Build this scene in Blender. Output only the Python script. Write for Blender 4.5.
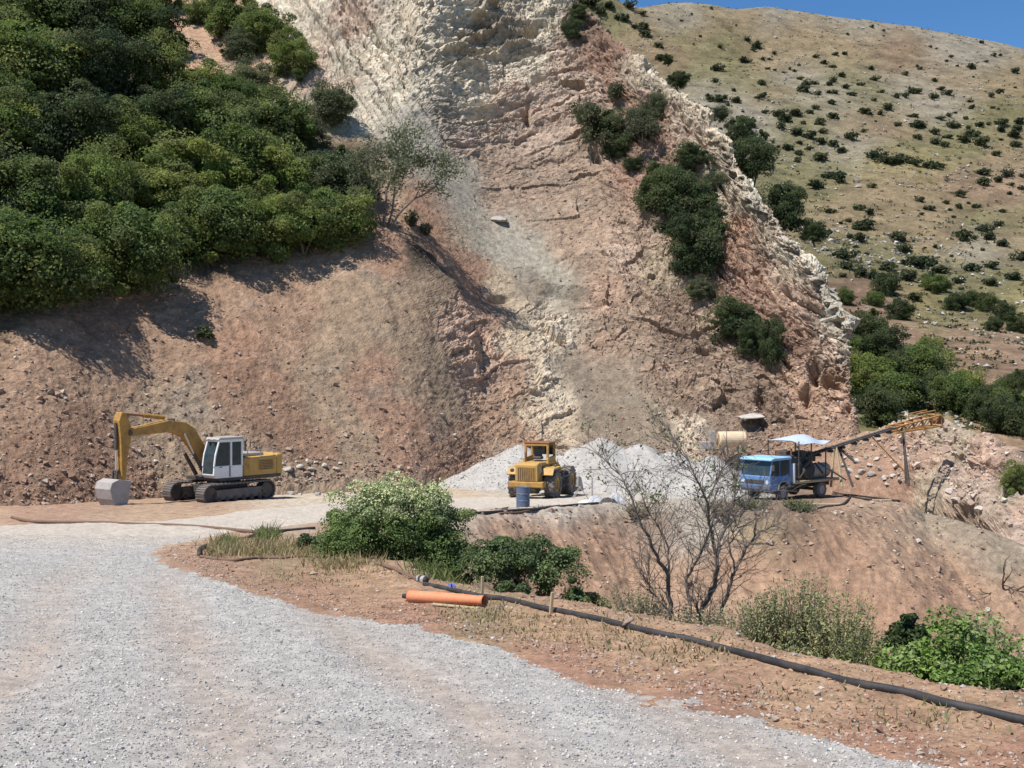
import bpy, math, random
import numpy as np
from mathutils import Vector, Matrix

# ------------------------------------------------------------------ camera, world, sun
for o in list(bpy.data.objects):
    bpy.data.objects.remove(o)
S = bpy.context.scene
COL = S.collection
F = 1100.0            # focal length in pixels for a 1024 px wide frame
CZ = 6.2              # eye height above the datum
cam = bpy.data.cameras.new('camera')
cam.sensor_width = 36.0
cam.lens = 36.0 * F / 1024.0
cam.clip_start = 0.1
cam.clip_end = 5000
camo = bpy.data.objects.new('camera', cam)
COL.objects.link(camo)
camo.location = (0, 0, CZ)
camo.rotation_euler = (math.radians(90), 0, 0)
S.camera = camo

SUN = Vector((-0.43, -0.31, 1.0)).normalized()
EL = math.asin(SUN.z)
AZ = math.atan2(SUN.x, SUN.y)
W = bpy.data.worlds.new('World')
S.world = W
W.use_nodes = True
nt = W.node_tree
nt.nodes.clear()
sky = nt.nodes.new('ShaderNodeTexSky')
sky.sky_type = 'NISHITA'
sky.sun_disc = False
sky.sun_elevation = EL
sky.sun_rotation = AZ
sky.altitude = 1500
sky.air_density = 1.0
sky.dust_density = 0.0
sky.ozone_density = 4.0
bg = nt.nodes.new('ShaderNodeBackground')
bg.inputs['Strength'].default_value = 0.085
wo = nt.nodes.new('ShaderNodeOutputWorld')
hs = nt.nodes.new('ShaderNodeHueSaturation'); hs.inputs['Saturation'].default_value = 1.2
nt.links.new(sky.outputs[0], hs.inputs['Color']); nt.links.new(hs.outputs[0], bg.inputs[0])
nt.links.new(bg.outputs[0], wo.inputs[0])
sl = bpy.data.lights.new('sun', 'SUN')
sl.energy = 4.3
sl.angle = math.radians(0.53)
sl.color = (1.0, 0.955, 0.89)
so = bpy.data.objects.new('sun', sl)
COL.objects.link(so)
so.rotation_euler = SUN.to_track_quat('Z', 'Y').to_euler()
so.location = (-40, 0, 90)
S.view_settings.view_transform = 'Standard'
S.view_settings.look = 'None'
S.view_settings.exposure = 0.72
S.view_settings.gamma = 1.0
S.view_settings.use_curve_mapping = False

# ------------------------------------------------------------------ numpy helpers
ALB = 0.82
def lin(c):
    a = np.asarray(c, dtype=np.float64) / 255.0
    return np.where(a <= 0.04045, a / 12.92, ((a + 0.055) / 1.055) ** 2.4)
def alb(c, keep=0.74):
    a = lin(c) * ALB
    g = a.mean(-1, keepdims=True)
    return g + (a - g) * keep
_r = np.random.RandomState(7)
PERM = np.concatenate([_r.permutation(256)] * 3).astype(np.int32)
GR = _r.normal(size=(256, 3))
GR = (GR / np.linalg.norm(GR, axis=1)[:, None]).astype(np.float32)
def pn(P, seed=0):
    P = np.asarray(P, dtype=np.float32)
    i = np.floor(P)
    f = P - i
    i = i.astype(np.int32) + seed * 37
    u = f * f * f * (f * (f * 6 - 15) + 10)
    X, Y, Z = i[..., 0] & 255, i[..., 1] & 255, i[..., 2] & 255
    out = 0
    for dx in (0, 1):
        a = PERM[X + dx]
        wx = u[..., 0] if dx else 1 - u[..., 0]
        for dy in (0, 1):
            b = PERM[a + ((Y + dy) & 255)]
            wy = u[..., 1] if dy else 1 - u[..., 1]
            for dz in (0, 1):
                g = GR[PERM[b + ((Z + dz) & 255)]]
                wz = u[..., 2] if dz else 1 - u[..., 2]
                out = out + wx * wy * wz * (g[..., 0] * (f[..., 0] - dx) + g[..., 1] * (f[..., 1] - dy) + g[..., 2] * (f[..., 2] - dz))
    return out * 1.6
def fbm(P, scale, octv=3, seed=0, gain=0.5, ridged=False):
    P = np.asarray(P, dtype=np.float32) / scale
    a, s, t = 1.0, 0, 0
    for k in range(octv):
        n = pn(P, seed + k)
        if ridged:
            n = 1 - 2 * np.abs(n)
        s = s + a * n
        t += a
        a *= gain
        P = P * 2.03
    return s / t
def sstep(a, b, x):
    t = np.clip((x - a) / (b - a), 0, 1)
    return t * t * (3 - 2 * t)
def hash1(n):
    return np.mod(np.sin(n * 127.1 + 3.7) * 43758.5453, 1.0)
def UP(px, py, D):
    return np.array([(px - 512.0) / F * D, D, CZ - (py - 384.0) / F * D])
def proj(V):
    D = np.maximum(V[..., 1], 0.1)
    return 512 + F * V[..., 0] / D, 384 - F * (V[..., 2] - CZ) / D

# ------------------------------------------------------------------ object helpers
def props(o, label=None, cat=None, group=None, kind=None):
    if label: o['label'] = label
    if cat: o['category'] = cat
    if group: o['group'] = group
    if kind: o['kind'] = kind
    return o
def thing(name, label, cat, loc=(0, 0, 0), rotz=0.0, group=None):
    o = bpy.data.objects.new(name, None)
    o.empty_display_size = 0.3
    COL.objects.link(o)
    o.location = loc
    o.rotation_euler = (0, 0, rotz)
    return props(o, label, cat, group)
def np_mesh(name, V, Fq, mat, col=None, smooth=False):
    """V (n,3); Fq (m,k) with k = 3 or 4."""
    V = np.ascontiguousarray(V, dtype=np.float32)
    Fq = np.ascontiguousarray(Fq, dtype=np.int32)
    m = bpy.data.meshes.new(name)
    k = Fq.shape[1]
    m.vertices.add(len(V)); m.vertices.foreach_set('co', V.ravel())
    m.loops.add(Fq.size); m.loops.foreach_set('vertex_index', Fq.ravel())
    m.polygons.add(len(Fq))
    m.polygons.foreach_set('loop_start', np.arange(0, Fq.size, k, dtype=np.int32))
    m.polygons.foreach_set('loop_total', np.full(len(Fq), k, dtype=np.int32))
    m.polygons.foreach_set('use_smooth', np.full(len(Fq), smooth, dtype=bool))
    m.update(calc_edges=True)
    if col is not None:
        c = np.ones((len(V), 4), dtype=np.float32)
        c[:, :3] = col
        a = m.color_attributes.new('Col', 'FLOAT_COLOR', 'POINT')
        a.data.foreach_set('color', c.ravel())
    if mat: m.materials.append(mat)
    return m
def link(name, mesh, parent=None, **kw):
    o = bpy.data.objects.new(name, mesh)
    COL.objects.link(o)
    if parent is not None: o.parent = parent
    return props(o, **kw)
def grid_faces(nr, nc, mask=None):
    r, c = np.meshgrid(np.arange(nr - 1), np.arange(nc - 1), indexing='ij')
    i = (r * nc + c).ravel()
    Fq = np.stack([i, i + 1, i + nc + 1, i + nc], 1)
    if mask is not None: Fq = Fq[mask.ravel()]
    return Fq
def copy_tree(o, parent=None):
    c = o.copy(); COL.objects.link(c)
    if parent is not None: c.parent = parent
    for ch in o.children: copy_tree(ch, c)
    return c

class MB:
    def __init__(s): s.v, s.f = [], []
    def add(s, v, f):
        n = len(s.v); s.v += [tuple(p) for p in v]; s.f += [tuple(i + n for i in q) for q in f]; return s
    def box(s, c, d, rot=None):
        v = []
        for x in (-.5, .5):
            for y in (-.5, .5):
                for z in (-.5, .5):
                    p = Vector((x * d[0], y * d[1], z * d[2]))
                    if rot is not None: p = rot @ p
                    v.append(p + Vector(c))
        return s.add(v, [(0, 1, 3, 2), (4, 6, 7, 5), (0, 4, 5, 1), (2, 3, 7, 6), (0, 2, 6, 4), (1, 5, 7, 3)])
    def prism(s, prof, y0, y1, axis='y'):
        n = len(prof)
        def P(a, b, y): return (a, y, b) if axis == 'y' else ((y, a, b) if axis == 'x' else (a, b, y))
        v = [P(a, b, y0) for a, b in prof] + [P(a, b, y1) for a, b in prof]
        f = [tuple(range(n)), tuple(range(2 * n - 1, n - 1, -1))]
        f += [(i, i + n, (i + 1) % n + n, (i + 1) % n) for i in range(n)]
        return s.add(v, f)
    def cyl(s, p0, p1, r0, r1=None, n=14):
        return s.tube([p0, p1], [r0, r0 if r1 is None else r1], n)
    def tube(s, pts, r, n=8, cap=True):
        pts = [Vector(p) for p in pts]
        if not isinstance(r, (list, tuple)): r = [r] * len(pts)
        v, f = [], []
        ref = Vector((0, 0, 1))
        for i, p in enumerate(pts):
            t = (pts[min(i + 1, len(pts) - 1)] - pts[max(i - 1, 0)])
            t = t.normalized() if t.length > 1e-9 else Vector((0, 0, 1))
            a = ref - t * ref.dot(t)
            if a.length < 0.1: a = Vector((1, 0, 0)) - t * t.x
            a.normalize(); b = t.cross(a); ref = a
            for k in range(n):
                q = 2 * math.pi * k / n
                v.append(p + (a * math.cos(q) + b * math.sin(q)) * r[i])
        for i in range(len(pts) - 1):
            for k in range(n):
                f.append((i * n + k, i * n + (k + 1) % n, (i + 1) * n + (k + 1) % n, (i + 1) * n + k))
        if cap:
            f.append(tuple(range(n - 1, -1, -1)))
            f.append(tuple((len(pts) - 1) * n + k for k in range(n)))
        return s.add(v, f)
    def lathe(s, prof, c, n=28):
        """prof of (radius, y) revolved round the local y axis at c"""
        v, f = [], []
        m = len(prof)
        for k in range(n):
            q = 2 * math.pi * k / n
            for r, y in prof: v.append((c[0] + r * math.cos(q), c[1] + y, c[2] + r * math.sin(q)))
        for k in range(n):
            for j in range(m - 1):
                a, b = k * m + j, ((k + 1) % n) * m + j
                f.append((a, a + 1, b + 1, b))
        return s.add(v, f)
    def rotz(s, ang, c=(0, 0)):
        ca, sa = math.cos(ang), math.sin(ang)
        s.v = [(c[0] + (x - c[0]) * ca - (y - c[1]) * sa, c[1] + (x - c[0]) * sa + (y - c[1]) * ca, z) for x, y, z in s.v]
        return s
    def build(s, name, mat, parent=None, bevel=0.0, smooth=False, **kw):
        m = bpy.data.meshes.new(name)
        m.from_pydata(s.v, [], s.f)
        m.update()
        import bmesh
        bm = bmesh.new(); bm.from_mesh(m); bmesh.ops.recalc_face_normals(bm, faces=bm.faces); bm.to_mesh(m); bm.free()
        m.materials.append(mat)
        if smooth: m.polygons.foreach_set('use_smooth', [True] * len(m.polygons))
        o = link(name, m, parent, **kw)
        if bevel > 0:
            b = o.modifiers.new('edge', 'BEVEL'); b.width = bevel; b.segments = 2; b.limit_method = 'ANGLE'; b.angle_limit = 0.6
        return o

# ------------------------------------------------------------------ materials
def new_mat(name):
    m = bpy.data.materials.new(name); m.use_nodes = True
    t = m.node_tree; t.nodes.clear()
    out = t.nodes.new('ShaderNodeOutputMaterial')
    b = t.nodes.new('ShaderNodeBsdfPrincipled')
    t.links.new(b.outputs[0], out.inputs[0])
    return m, t, b, out
def nz(t, scale, detail=4, rough=0.6, vec=None):
    n = t.nodes.new('ShaderNodeTexNoise'); n.inputs['Scale'].default_value = scale
    n.inputs['Detail'].default_value = detail; n.inputs['Roughness'].default_value = rough
    if vec is not None: t.links.new(vec, n.inputs['Vector'])
    return n
def ramp(t, src, stops):
    r = t.nodes.new('ShaderNodeValToRGB'); t.links.new(src, r.inputs[0])
    e = r.color_ramp.elements
    while len(e) < len(stops): e.new(0.5)
    for i, (p, c) in enumerate(stops):
        e[i].position = p; e[i].color = (*c, 1) if len(c) == 3 else c
    return r
def mul(t, a, b, fac=1.0, mode='MULTIPLY'):
    n = t.nodes.new('ShaderNodeMixRGB'); n.blend_type = mode
    if hasattr(fac, 'links'): t.links.new(fac, n.inputs[0])
    else: n.inputs[0].default_value = fac
    for i, q in ((1, a), (2, b)):
        if hasattr(q, 'links'): t.links.new(q, n.inputs[i])
        else: n.inputs[i].default_value = (*q, 1)
    return n.outputs[0]
def terrain_mat(name, s1, s2, bump, lo=0.6, hi=1.35):
    m, t, b, out = new_mat(name)
    at = t.nodes.new('ShaderNodeAttribute'); at.attribute_name = 'Col'
    tc = t.nodes.new('ShaderNodeTexCoord'); v = tc.outputs['Object']
    n1 = nz(t, s1, 6, 0.7, v); n2 = nz(t, s2, 5, 0.75, v)
    r1 = ramp(t, n1.outputs[0], [(0.3, (lo,) * 3), (0.7, (hi,) * 3)])
    r2 = ramp(t, n2.outputs[0], [(0.3, (lo, lo, lo)), (0.72, (hi, hi * .99, hi * .97))])
    c = mul(t, at.outputs[0], r1.outputs[0]); c = mul(t, c, r2.outputs[0])
    t.links.new(c, b.inputs['Base Color'])
    b.inputs['Roughness'].default_value = 0.95
    b.inputs['Specular IOR Level'].default_value = 0.15
    if bump > 0:
        ad = t.nodes.new('ShaderNodeMath'); t.links.new(n1.outputs[0], ad.inputs[0]); t.links.new(n2.outputs[0], ad.inputs[1])
        bp = t.nodes.new('ShaderNodeBump'); bp.inputs['Strength'].default_value = 0.7; bp.inputs['Distance'].default_value = bump
        t.links.new(ad.outputs[0], bp.inputs['Height']); t.links.new(bp.outputs[0], b.inputs['Normal'])
    return m
def leaf_mat(name, tint=(1, 1, 1), trans=0.42, var=0.32):
    m, t, b, out = new_mat(name)
    at = t.nodes.new('ShaderNodeAttribute'); at.attribute_name = 'Col'
    oi = t.nodes.new('ShaderNodeObjectInfo')
    r = ramp(t, oi.outputs['Random'], [(0.0, (1 - var * .55, 1 - var * .45, 1 - var * .4)), (0.5, (1, 1, 1)), (1.0, (1 + var * .7, 1 + var * .5, 1 + var * .1))])
    c = mul(t, at.outputs[0], r.outputs[0]); c = mul(t, c, tint)
    t.links.new(c, b.inputs['Base Color']); b.inputs['Roughness'].default_value = 0.6
    b.inputs['Specular IOR Level'].default_value = 0.12
    tr = t.nodes.new('ShaderNodeBsdfTranslucent'); t.links.new(c, tr.inputs[0])
    mx = t.nodes.new('ShaderNodeMixShader'); mx.inputs[0].default_value = trans
    t.links.new(b.outputs[0], mx.inputs[1]); t.links.new(tr.outputs[0], mx.inputs[2]); t.links.new(mx.outputs[0], out.inputs[0])
    return m
def paint(name, col, dirt=(0.25, 0.18, 0.12), rough=0.5, amount=0.5, scale=3.0, metal=0.0, bump=0.0):
    m, t, b, out = new_mat(name)
    tc = t.nodes.new('ShaderNodeTexCoord'); v = tc.outputs['Object']
    n1 = nz(t, scale, 8, 0.7, v); n2 = nz(t, scale * 9, 4, 0.7, v)
    mk = ramp(t, n1.outputs[0], [(0.42, (0, 0, 0)), (0.75, (amount,) * 3)])
    mk2 = ramp(t, n2.outputs[0], [(0.3, (0.85,) * 3), (0.7, (1.1,) * 3)])
    c = mul(t, col, dirt, mk.outputs[0], 'MIX'); c = mul(t, c, mk2.outputs[0])
    t.links.new(c, b.inputs['Base Color']); b.inputs['Metallic'].default_value = metal
    rr = t.nodes.new('ShaderNodeMapRange'); t.links.new(n1.outputs[0], rr.inputs[0])
    rr.inputs[3].default_value = rough - 0.1; rr.inputs[4].default_value = min(1, rough + 0.25)
    t.links.new(rr.outputs[0], b.inputs['Roughness'])
    if bump:
        bp = t.nodes.new('ShaderNodeBump'); bp.inputs['Distance'].default_value = bump
        t.links.new(n2.outputs[0], bp.inputs['Height']); t.links.new(bp.outputs[0], b.inputs['Normal'])
    return m
def glass_mat(name, col=(0.02, 0.03, 0.035)):
    m, t, b, out = new_mat(name)
    tc = t.nodes.new('ShaderNodeTexCoord'); n = nz(t, 4, 3, .6, tc.outputs['Object'])
    r = ramp(t, n.outputs[0], [(0.3, col), (0.8, tuple(c * 2.2 for c in col))])
    t.links.new(r.outputs[0], b.inputs['Base Color']); b.inputs['Roughness'].default_value = 0.12
    return m

M = {}
M['soil'] = terrain_mat('soil', 3.0, 22.0, 0.05)
M['rock'] = terrain_mat('rock', 1.6, 9.0, 0.16, 0.62, 1.32)
M['hill'] = terrain_mat('hill', 0.16, 1.3, 0.5, 0.55, 1.38)
M['road'] = terrain_mat('gravel_road', 5.0, 55.0, 0.03, 0.7, 1.25)
M['stone'] = terrain_mat('stone', 4.0, 30.0, 0.02, 0.75, 1.2)
M['pile'] = terrain_mat('pile', 2.0, 16.0, 0.06, 0.8, 1.18)
M['leaf'] = leaf_mat('leaf')
M['leaf_bush'] = leaf_mat('leaf_bush', trans=0.3, var=0.15)
M['bark'] = paint('bark', (0.10, 0.075, 0.055), (0.2, 0.17, 0.14), 0.9, 0.7, 6, bump=0.02)
M['greybark'] = paint('greybark', (0.12, 0.10, 0.085), (0.24, 0.21, 0.18), 0.9, 0.7, 9, bump=0.01)
M['yellow'] = paint('yellow_paint', (0.45, 0.27, 0.065), (0.30, 0.20, 0.11), 0.6, 0.8)
M['ochre'] = paint('ochre_paint', (0.42, 0.23, 0.045), (0.12, 0.07, 0.04), 0.55, 0.8, 2.2)
M['white'] = paint('white_paint', (0.72, 0.73, 0.72), (0.4, 0.34, 0.28), 0.4, 0.35)
M['steel'] = paint('worn_steel', (0.36, 0.34, 0.32), (0.2, 0.15, 0.12), 0.5, 0.6)
M['dark'] = paint('dark_steel', (0.045, 0.042, 0.04), (0.16, 0.12, 0.09), 0.6, 0.6)
M['track'] = paint('track_steel', (0.10, 0.09, 0.085), (0.24, 0.19, 0.15), 0.6, 0.7)
M['tyre'] = paint('tyre_rubber', (0.10, 0.09, 0.082), (0.3, 0.25, 0.2), 0.85, 0.8)
M['rod'] = paint('chrome_rod', (0.6, 0.6, 0.6), (0.4, 0.36, 0.3), 0.25, 0.3, metal=0.7)
M['glass'] = glass_mat('glass')
M['blue'] = paint('blue_paint', (0.09, 0.22, 0.46), (0.16, 0.17, 0.19), 0.5, 0.6)
M['lightblue'] = paint('light_blue_paint', (0.25, 0.47, 0.70), (0.3, 0.35, 0.4), 0.45, 0.4)
M['drum'] = paint('drum_blue', (0.075, 0.115, 0.19), (0.2, 0.15, 0.12), 0.5, 0.6)
M['rust'] = paint('rust', (0.23, 0.10, 0.045), (0.10, 0.05, 0.03), 0.85, 0.7)
M['rustyellow'] = paint('rusty_yellow', (0.36, 0.18, 0.05), (0.16, 0.08, 0.04), 0.8, 0.7)
M['orange'] = paint('orange_plastic', (0.62, 0.19, 0.075), (0.50, 0.27, 0.17), 0.55, 0.8, 5)
M['hose'] = paint('black_hose', (0.018, 0.018, 0.019), (0.13, 0.10, 0.08), 0.6, 0.4, 5)
M['brownhose'] = paint('brown_hose', (0.13, 0.075, 0.05), (0.2, 0.13, 0.09), 0.8, 0.6, 5)
M['wood'] = paint('weathered_wood', (0.42, 0.33, 0.2), (0.28, 0.22, 0.15), 0.85, 0.6, 8)
M['cream'] = paint('cream_paint', (0.62, 0.48, 0.32), (0.4, 0.24, 0.14), 0.6, 0.6)
M['tarp'] = paint('white_tarp', (0.42, 0.48, 0.55), (0.28, 0.34, 0.42), 0.5, 0.5, 1.5)
M['greytarp'] = paint('grey_sheet', (0.42, 0.42, 0.43), (0.1, 0.1, 0.1), 0.5, 0.7, 3)
M['bluecloth'] = paint('blue_plastic', (0.05, 0.12, 0.5), (0.08, 0.12, 0.3), 0.5, 0.4)

# ------------------------------------------------------------------ colour fields (what the ground is made of, plus one painted shade tone)
PAL = dict(
    RS=(174, 138, 114), RB=(160, 123, 101), RX=(174, 133, 110), GB=(168, 141, 118), SC=(172, 164, 153), PL=(216, 198, 178), PY=(206, 182, 156),
    UP=(216, 203, 187), PK=(192, 165, 150), CB=(172, 145, 127), CD=(150, 124, 108), RR=(168, 131, 113), WE=(212, 196, 178), WG=(205, 199, 188),
    DU=(152, 133, 117), FO=(118, 98, 78), TN=(184, 164, 142), TO=(188, 150, 124), DG=(142, 126, 113), GR=(172, 158, 144), DK=(74, 66, 60), PP=(198, 160, 140),  # the near-black tone is painted shade, not a rock
    RV=(174, 126, 102), VY=(182, 143, 110), VG=(150, 130, 95), PD=(200, 186, 168), PG=(188, 180, 170), PO=(194, 160, 130), BK=(170, 129, 102), BD=(132, 104, 86), GS=(152, 136, 118), BP=(173, 137, 111),
    HB=(142, 125, 96), HG=(118, 116, 78), HS=(146, 141, 130), HD=(138, 115, 90), HP=(148, 122, 102), HY=(142, 132, 84), HR=(120, 92, 80))
def field(px, py, seeds, soft=6.0, aux=None):
    """noise-warped patchwork of the listed rocks, soils and painted shade; returns albedo and the two relief numbers"""
    X = np.array([s[0] for s in seeds], np.float32); Y = np.array([s[1] for s in seeds], np.float32)
    C = np.array([alb(PAL[s[2]]) for s in seeds], np.float32)
    A = np.array([(s[3], s[4]) if len(s) > 3 else (0.3, 0) for s in seeds], np.float32)
    n = px.size; px = px.ravel().astype(np.float32); py = py.ravel().astype(np.float32)
    col = np.zeros((n, 3), np.float32); ax = np.zeros((n, 2), np.float32)
    for a in range(0, n, 60000):
        sl_ = slice(a, a + 60000)
        d = np.sqrt((px[sl_, None] - X) ** 2 + (py[sl_, None] - Y) ** 2)
        d -= d.min(1, keepdims=True)
        w = np.exp(-d / soft); w /= w.sum(1, keepdims=True)
        col[sl_] = w @ C; ax[sl_] = w @ A
    return col, ax

SHEETS = {}
def register(name, V):
    px, py = proj(V)
    SHEETS[name] = (px.ravel(), py.ravel(), V.reshape(-1, 3))
def hit(name, px, py, tol=2.5):
    X, Y, V = SHEETS[name]
    for k in range(6):
        m = np.nonzero((np.abs(X - px) < tol) & (np.abs(Y - py) < tol))[0]
        if len(m):
            D = V[m, 1]
            near = m[D < D.min() + 1.5]
            j = near[np.argmin((X[near] - px) ** 2 + (Y[near] - py) ** 2)]
            return Vector(V[j].tolist())
        tol *= 2
    raise RuntimeError('no hit %s %s %s' % (name, px, py))
def normals(V):
    du = np.gradient(V, axis=1); dv = np.gradient(V, axis=0)
    N = np.cross(du, dv); N /= np.linalg.norm(N, axis=2, keepdims=True) + 1e-9
    return N
def catmull(P, t):
    """P (n,...) control values, t array in 0..n-1"""
    n = P.shape[0]
    i = np.clip(np.floor(t).astype(int), 0, n - 2); f = (t - i).reshape((-1,) + (1,) * (P.ndim - 1))
    a, b, c, d = P[np.maximum(i - 1, 0)], P[i], P[i + 1], P[np.minimum(i + 2, n - 1)]
    m1, m2 = (c - a) * .35, (d - b) * .35
    return (2 * f**3 - 3 * f**2 + 1) * b + (f**3 - 2 * f**2 + f) * m1 + (-2 * f**3 + 3 * f**2) * c + (f**3 - f**2) * m2

# ------------------------------------------------------------------ ground: verge, ravine, quarry floor
PR = np.array([[-30, 0.2], [0, -1.7], [10, -2.53], [20, -3.36], [30, -4.15], [40, -4.85], [46, -5.2], [50, -5.45], [57, -5.85], [62, -6.05], [70, -6.3], [80, -6.4], [140, -6.6]])
def zplane(y): return CZ + np.interp(y, PR[:, 0], PR[:, 1])
def on_plane(px, py):
    lo = np.arange(3, 100, .02)
    zr = CZ - (py - 384) / F * lo
    k = np.argmax(zr <= zplane(lo))
    return lo[k] * (px - 512) / F, lo[k]
def sdist(x, y, poly):
    """signed distance, positive inside"""
    poly = np.asarray(poly, np.float32); n = len(poly)
    d = np.full(x.shape, 1e9, np.float32); ins = np.zeros(x.shape, bool)
    for i in range(n):
        a, b = poly[i], poly[(i + 1) % n]; e = b - a
        t = np.clip(((x - a[0]) * e[0] + (y - a[1]) * e[1]) / (e @ e + 1e-9), 0, 1)
        d = np.minimum(d, (x - a[0] - t * e[0]) ** 2 + (y - a[1] - t * e[1]) ** 2)
        c = (a[1] > y) != (b[1] > y)
        ins ^= c & (x < (b[0] - a[0]) * (y - a[1]) / (b[1] - a[1] + 1e-12) + a[0])
    d = np.sqrt(d)
    return np.where(ins, d, -d)
PIPE_PX = [(200, 557), (215, 559), (250, 560), (300, 558.5), (345, 559.5), (385, 566), (410, 578), (425, 585), (440, 588), (480, 597), (520, 605), (560, 613), (600, 622), (640, 630), (690, 642), (740, 655), (790, 668), (840, 681), (890, 692), (950, 705), (1024, 722), (1120, 745)]
near_edge = [on_plane(a, b) for a, b in PIPE_PX[5:]]
near_edge = [(x + .25 + .35 * max(0, (10 - y) / 3), y + .55) for x, y in near_edge]
far_lip = [on_plane(a, b) for a, b in [(1075, 508), (1000, 506.5), (960, 505), (925, 501), (880, 505), (830, 511), (780, 512), (735, 511), (690, 508.5), (640, 505.5), (600, 506), (560, 508), (520, 511), (475, 514.5), (430, 522), (395, 534), (375, 548)]]
RAV = near_edge + [(5.6, 5.6), (9, 2.0), (16, 1), (40, 3), (60, 40), (34, 56)] + far_lip
road_px = [(1250, 850), (955, 768), (800, 727), (640, 688), (480, 645), (330, 610), (215, 582), (163, 558), (150, 551), (178, 543), (212, 535), (262, 528), (320, 523), (400, 517), (455, 511), (520, 506.5), (640, 501), (640, 495), (520, 497), (430, 499), (330, 503), (250, 509), (200, 517), (120, 522), (60, 524), (0, 527), (-200, 545), (-420, 575)]
ROAD = [on_plane(a, b) for a, b in road_px] + [(-14, 12), (-14, -6), (10, -6)]
def ground_h(x, y, detail=True):
    P = np.stack([x, y, np.zeros_like(x)], -1)
    w = 0.35 * fbm(P, 3.5, 2, 5)
    d = sdist(x, y, RAV) + w
    z = zplane(y) - .45 * np.maximum(np.sqrt(np.maximum(x - 17.6, 0) ** 2 + .6) - .77, 0) * sstep(38, 44, y) * (x > 17.6)
    dd = np.where(d > 0, np.sqrt(np.maximum(d, 0) ** 2 + .16) - .4, 0)
    drop = 0.74 * dd
    drop = drop - np.maximum(drop - 6.0, 0) * .75
    z = z - drop + 0.10 * fbm(P, 7.0, 2, 9)
    rd = sdist(x, y, ROAD)
    # small kerb of loose spoil along the ravine edges
    z = z + 0.12 * np.exp(-((d + .35) / .45) ** 2) * (0.5 + fbm(P, 1.3, 2, 21))
    # quarry floor left at the road edge is lower than the verge
    return z, d, rd
azp = np.concatenate([np.linspace(-700, -40, 90), np.arange(-38, 1064, 1.25), np.linspace(1066, 1700, 80)])
Ds = np.concatenate([np.linspace(1.5, 5.0, 12)[:-1], 5.0 * np.exp(np.linspace(0, np.log(41 / 5.0), 330))[:-1], np.linspace(41, 58, 190)[:-1], np.linspace(58, 110, 90)])
DD, PX = np.meshgrid(Ds, azp, indexing='ij')
gx = (PX - 512) / F * DD; gy = DD.copy()
gz, gd, grd = ground_h(gx, gy)
P = np.stack([gx, gy, gz * 1.0], -1)
lump = fbm(P, 1.1, 3, 31)
fine = fbm(P, 0.28, 3, 41)
bankm = sstep(-0.3, 0.8, gd)
onroad = sstep(-0.15, 0.5, grd)
stre = fbm(np.stack([gx * 1.5 + gy * .5, gy * .25, gz * .25], -1), 0.9, 3, 55)
hgt = lump * (.05 + .22 * bankm) + fine * (.025 + .07 * bankm) * (1 - .7 * onroad) + stre * .18 * bankm
micro = fbm(P, 0.09, 2, 61)
hgt = hgt + micro * .014 * (DD < 30) * (1 - onroad)
gz = gz + hgt
GV = np.stack([gx, gy, gz], -1)
seedsG = [(300, 585, 'RV'), (420, 615, 'RV'), (560, 655, 'RV'), (700, 690, 'RV'), (900, 745, 'RV'), (1020, 770, 'RV'), (240, 575, 'RX'), (180, 560, 'RX'), (170, 540, 'PO'), (230, 545, 'RV'),
          (600, 632, 'VY'), (520, 618, 'VY'), (480, 612, 'VG'), (700, 660, 'VY'), (650, 640, 'VY'), (330, 572, 'VY'), (280, 566, 'VG'), (380, 575, 'VY'), (820, 690, 'VY'), (950, 715, 'VY'), (270, 550, 'VG'),
          (100, 545, 'PD'), (0, 522, 'PO'), (60, 520, 'RX'), (20, 516, 'RX'), (130, 514, 'PO'), (200, 517, 'PO'), (270, 512, 'PD'), (300, 503, 'PD'), (360, 500, 'PD'), (420, 508, 'PD'), (450, 500, 'PD'), (500, 502, 'PG'), (560, 500, 'PG'), (260, 522, 'RX'), (330, 525, 'RX'), (230, 527, 'PO'),
          (400, 488, 'PO'), (460, 488, 'PO'), (200, 502, 'RB'), (120, 505, 'RB'), (650, 492, 'PG'), (720, 495, 'SC'), (700, 485, 'PG'), (740, 508, 'BD'), (790, 506, 'BD'), (860, 488, 'BP'), (900, 492, 'BP'), (880, 478, 'TN'), (620, 500, 'PG'),
          (500, 525, 'BK'), (540, 540, 'BK'), (600, 540, 'BK'), (650, 590, 'BP'), (620, 520, 'BD'), (660, 525, 'BD'), (700, 530, 'SC'), (740, 560, 'BK'), (760, 530, 'VG'), (800, 535, 'BD'), (830, 545, 'BK'), (850, 560, 'BK'), (900, 560, 'BP'), (880, 525, 'BP'), (930, 520, 'GS'), (960, 540, 'GS'), (1000, 560, 'GS'), (960, 590, 'BK'), (980, 630, 'BK'), (1020, 650, 'BP'), (1015, 600, 'BP'), (940, 560, 'BK'), (880, 600, 'BK'), (690, 600, 'BP'), (560, 580, 'BK')]
wx = 16 * fbm(P, 2.2, 3, 71) + 6 * fine; wy = 7 * fbm(P, 2.2, 3, 75) + 3 * fine
gpx, gpy = proj(GV)
gcol, _ = field(gpx + wx * (12 / np.maximum(DD, 8)) ** .3, (gpy + wy) * 1.6, [(a, b * 1.6, c) for a, b, c in seedsG], 16.0)
gcol = gcol.reshape(GV.shape)
spec = sstep(.35, .75, fbm(P, 0.16, 2, 83))[..., None]
gcol = gcol * (1 + .16 * fine + .14 * stre * bankm)[..., None]
gcol = gcol * (1 - spec * .35) + spec * .35 * alb((205, 182, 160))
gcol = np.clip(gcol * np.array([1.0, 1.0, .93]), .01, .9)
register('ground', GV)
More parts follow.
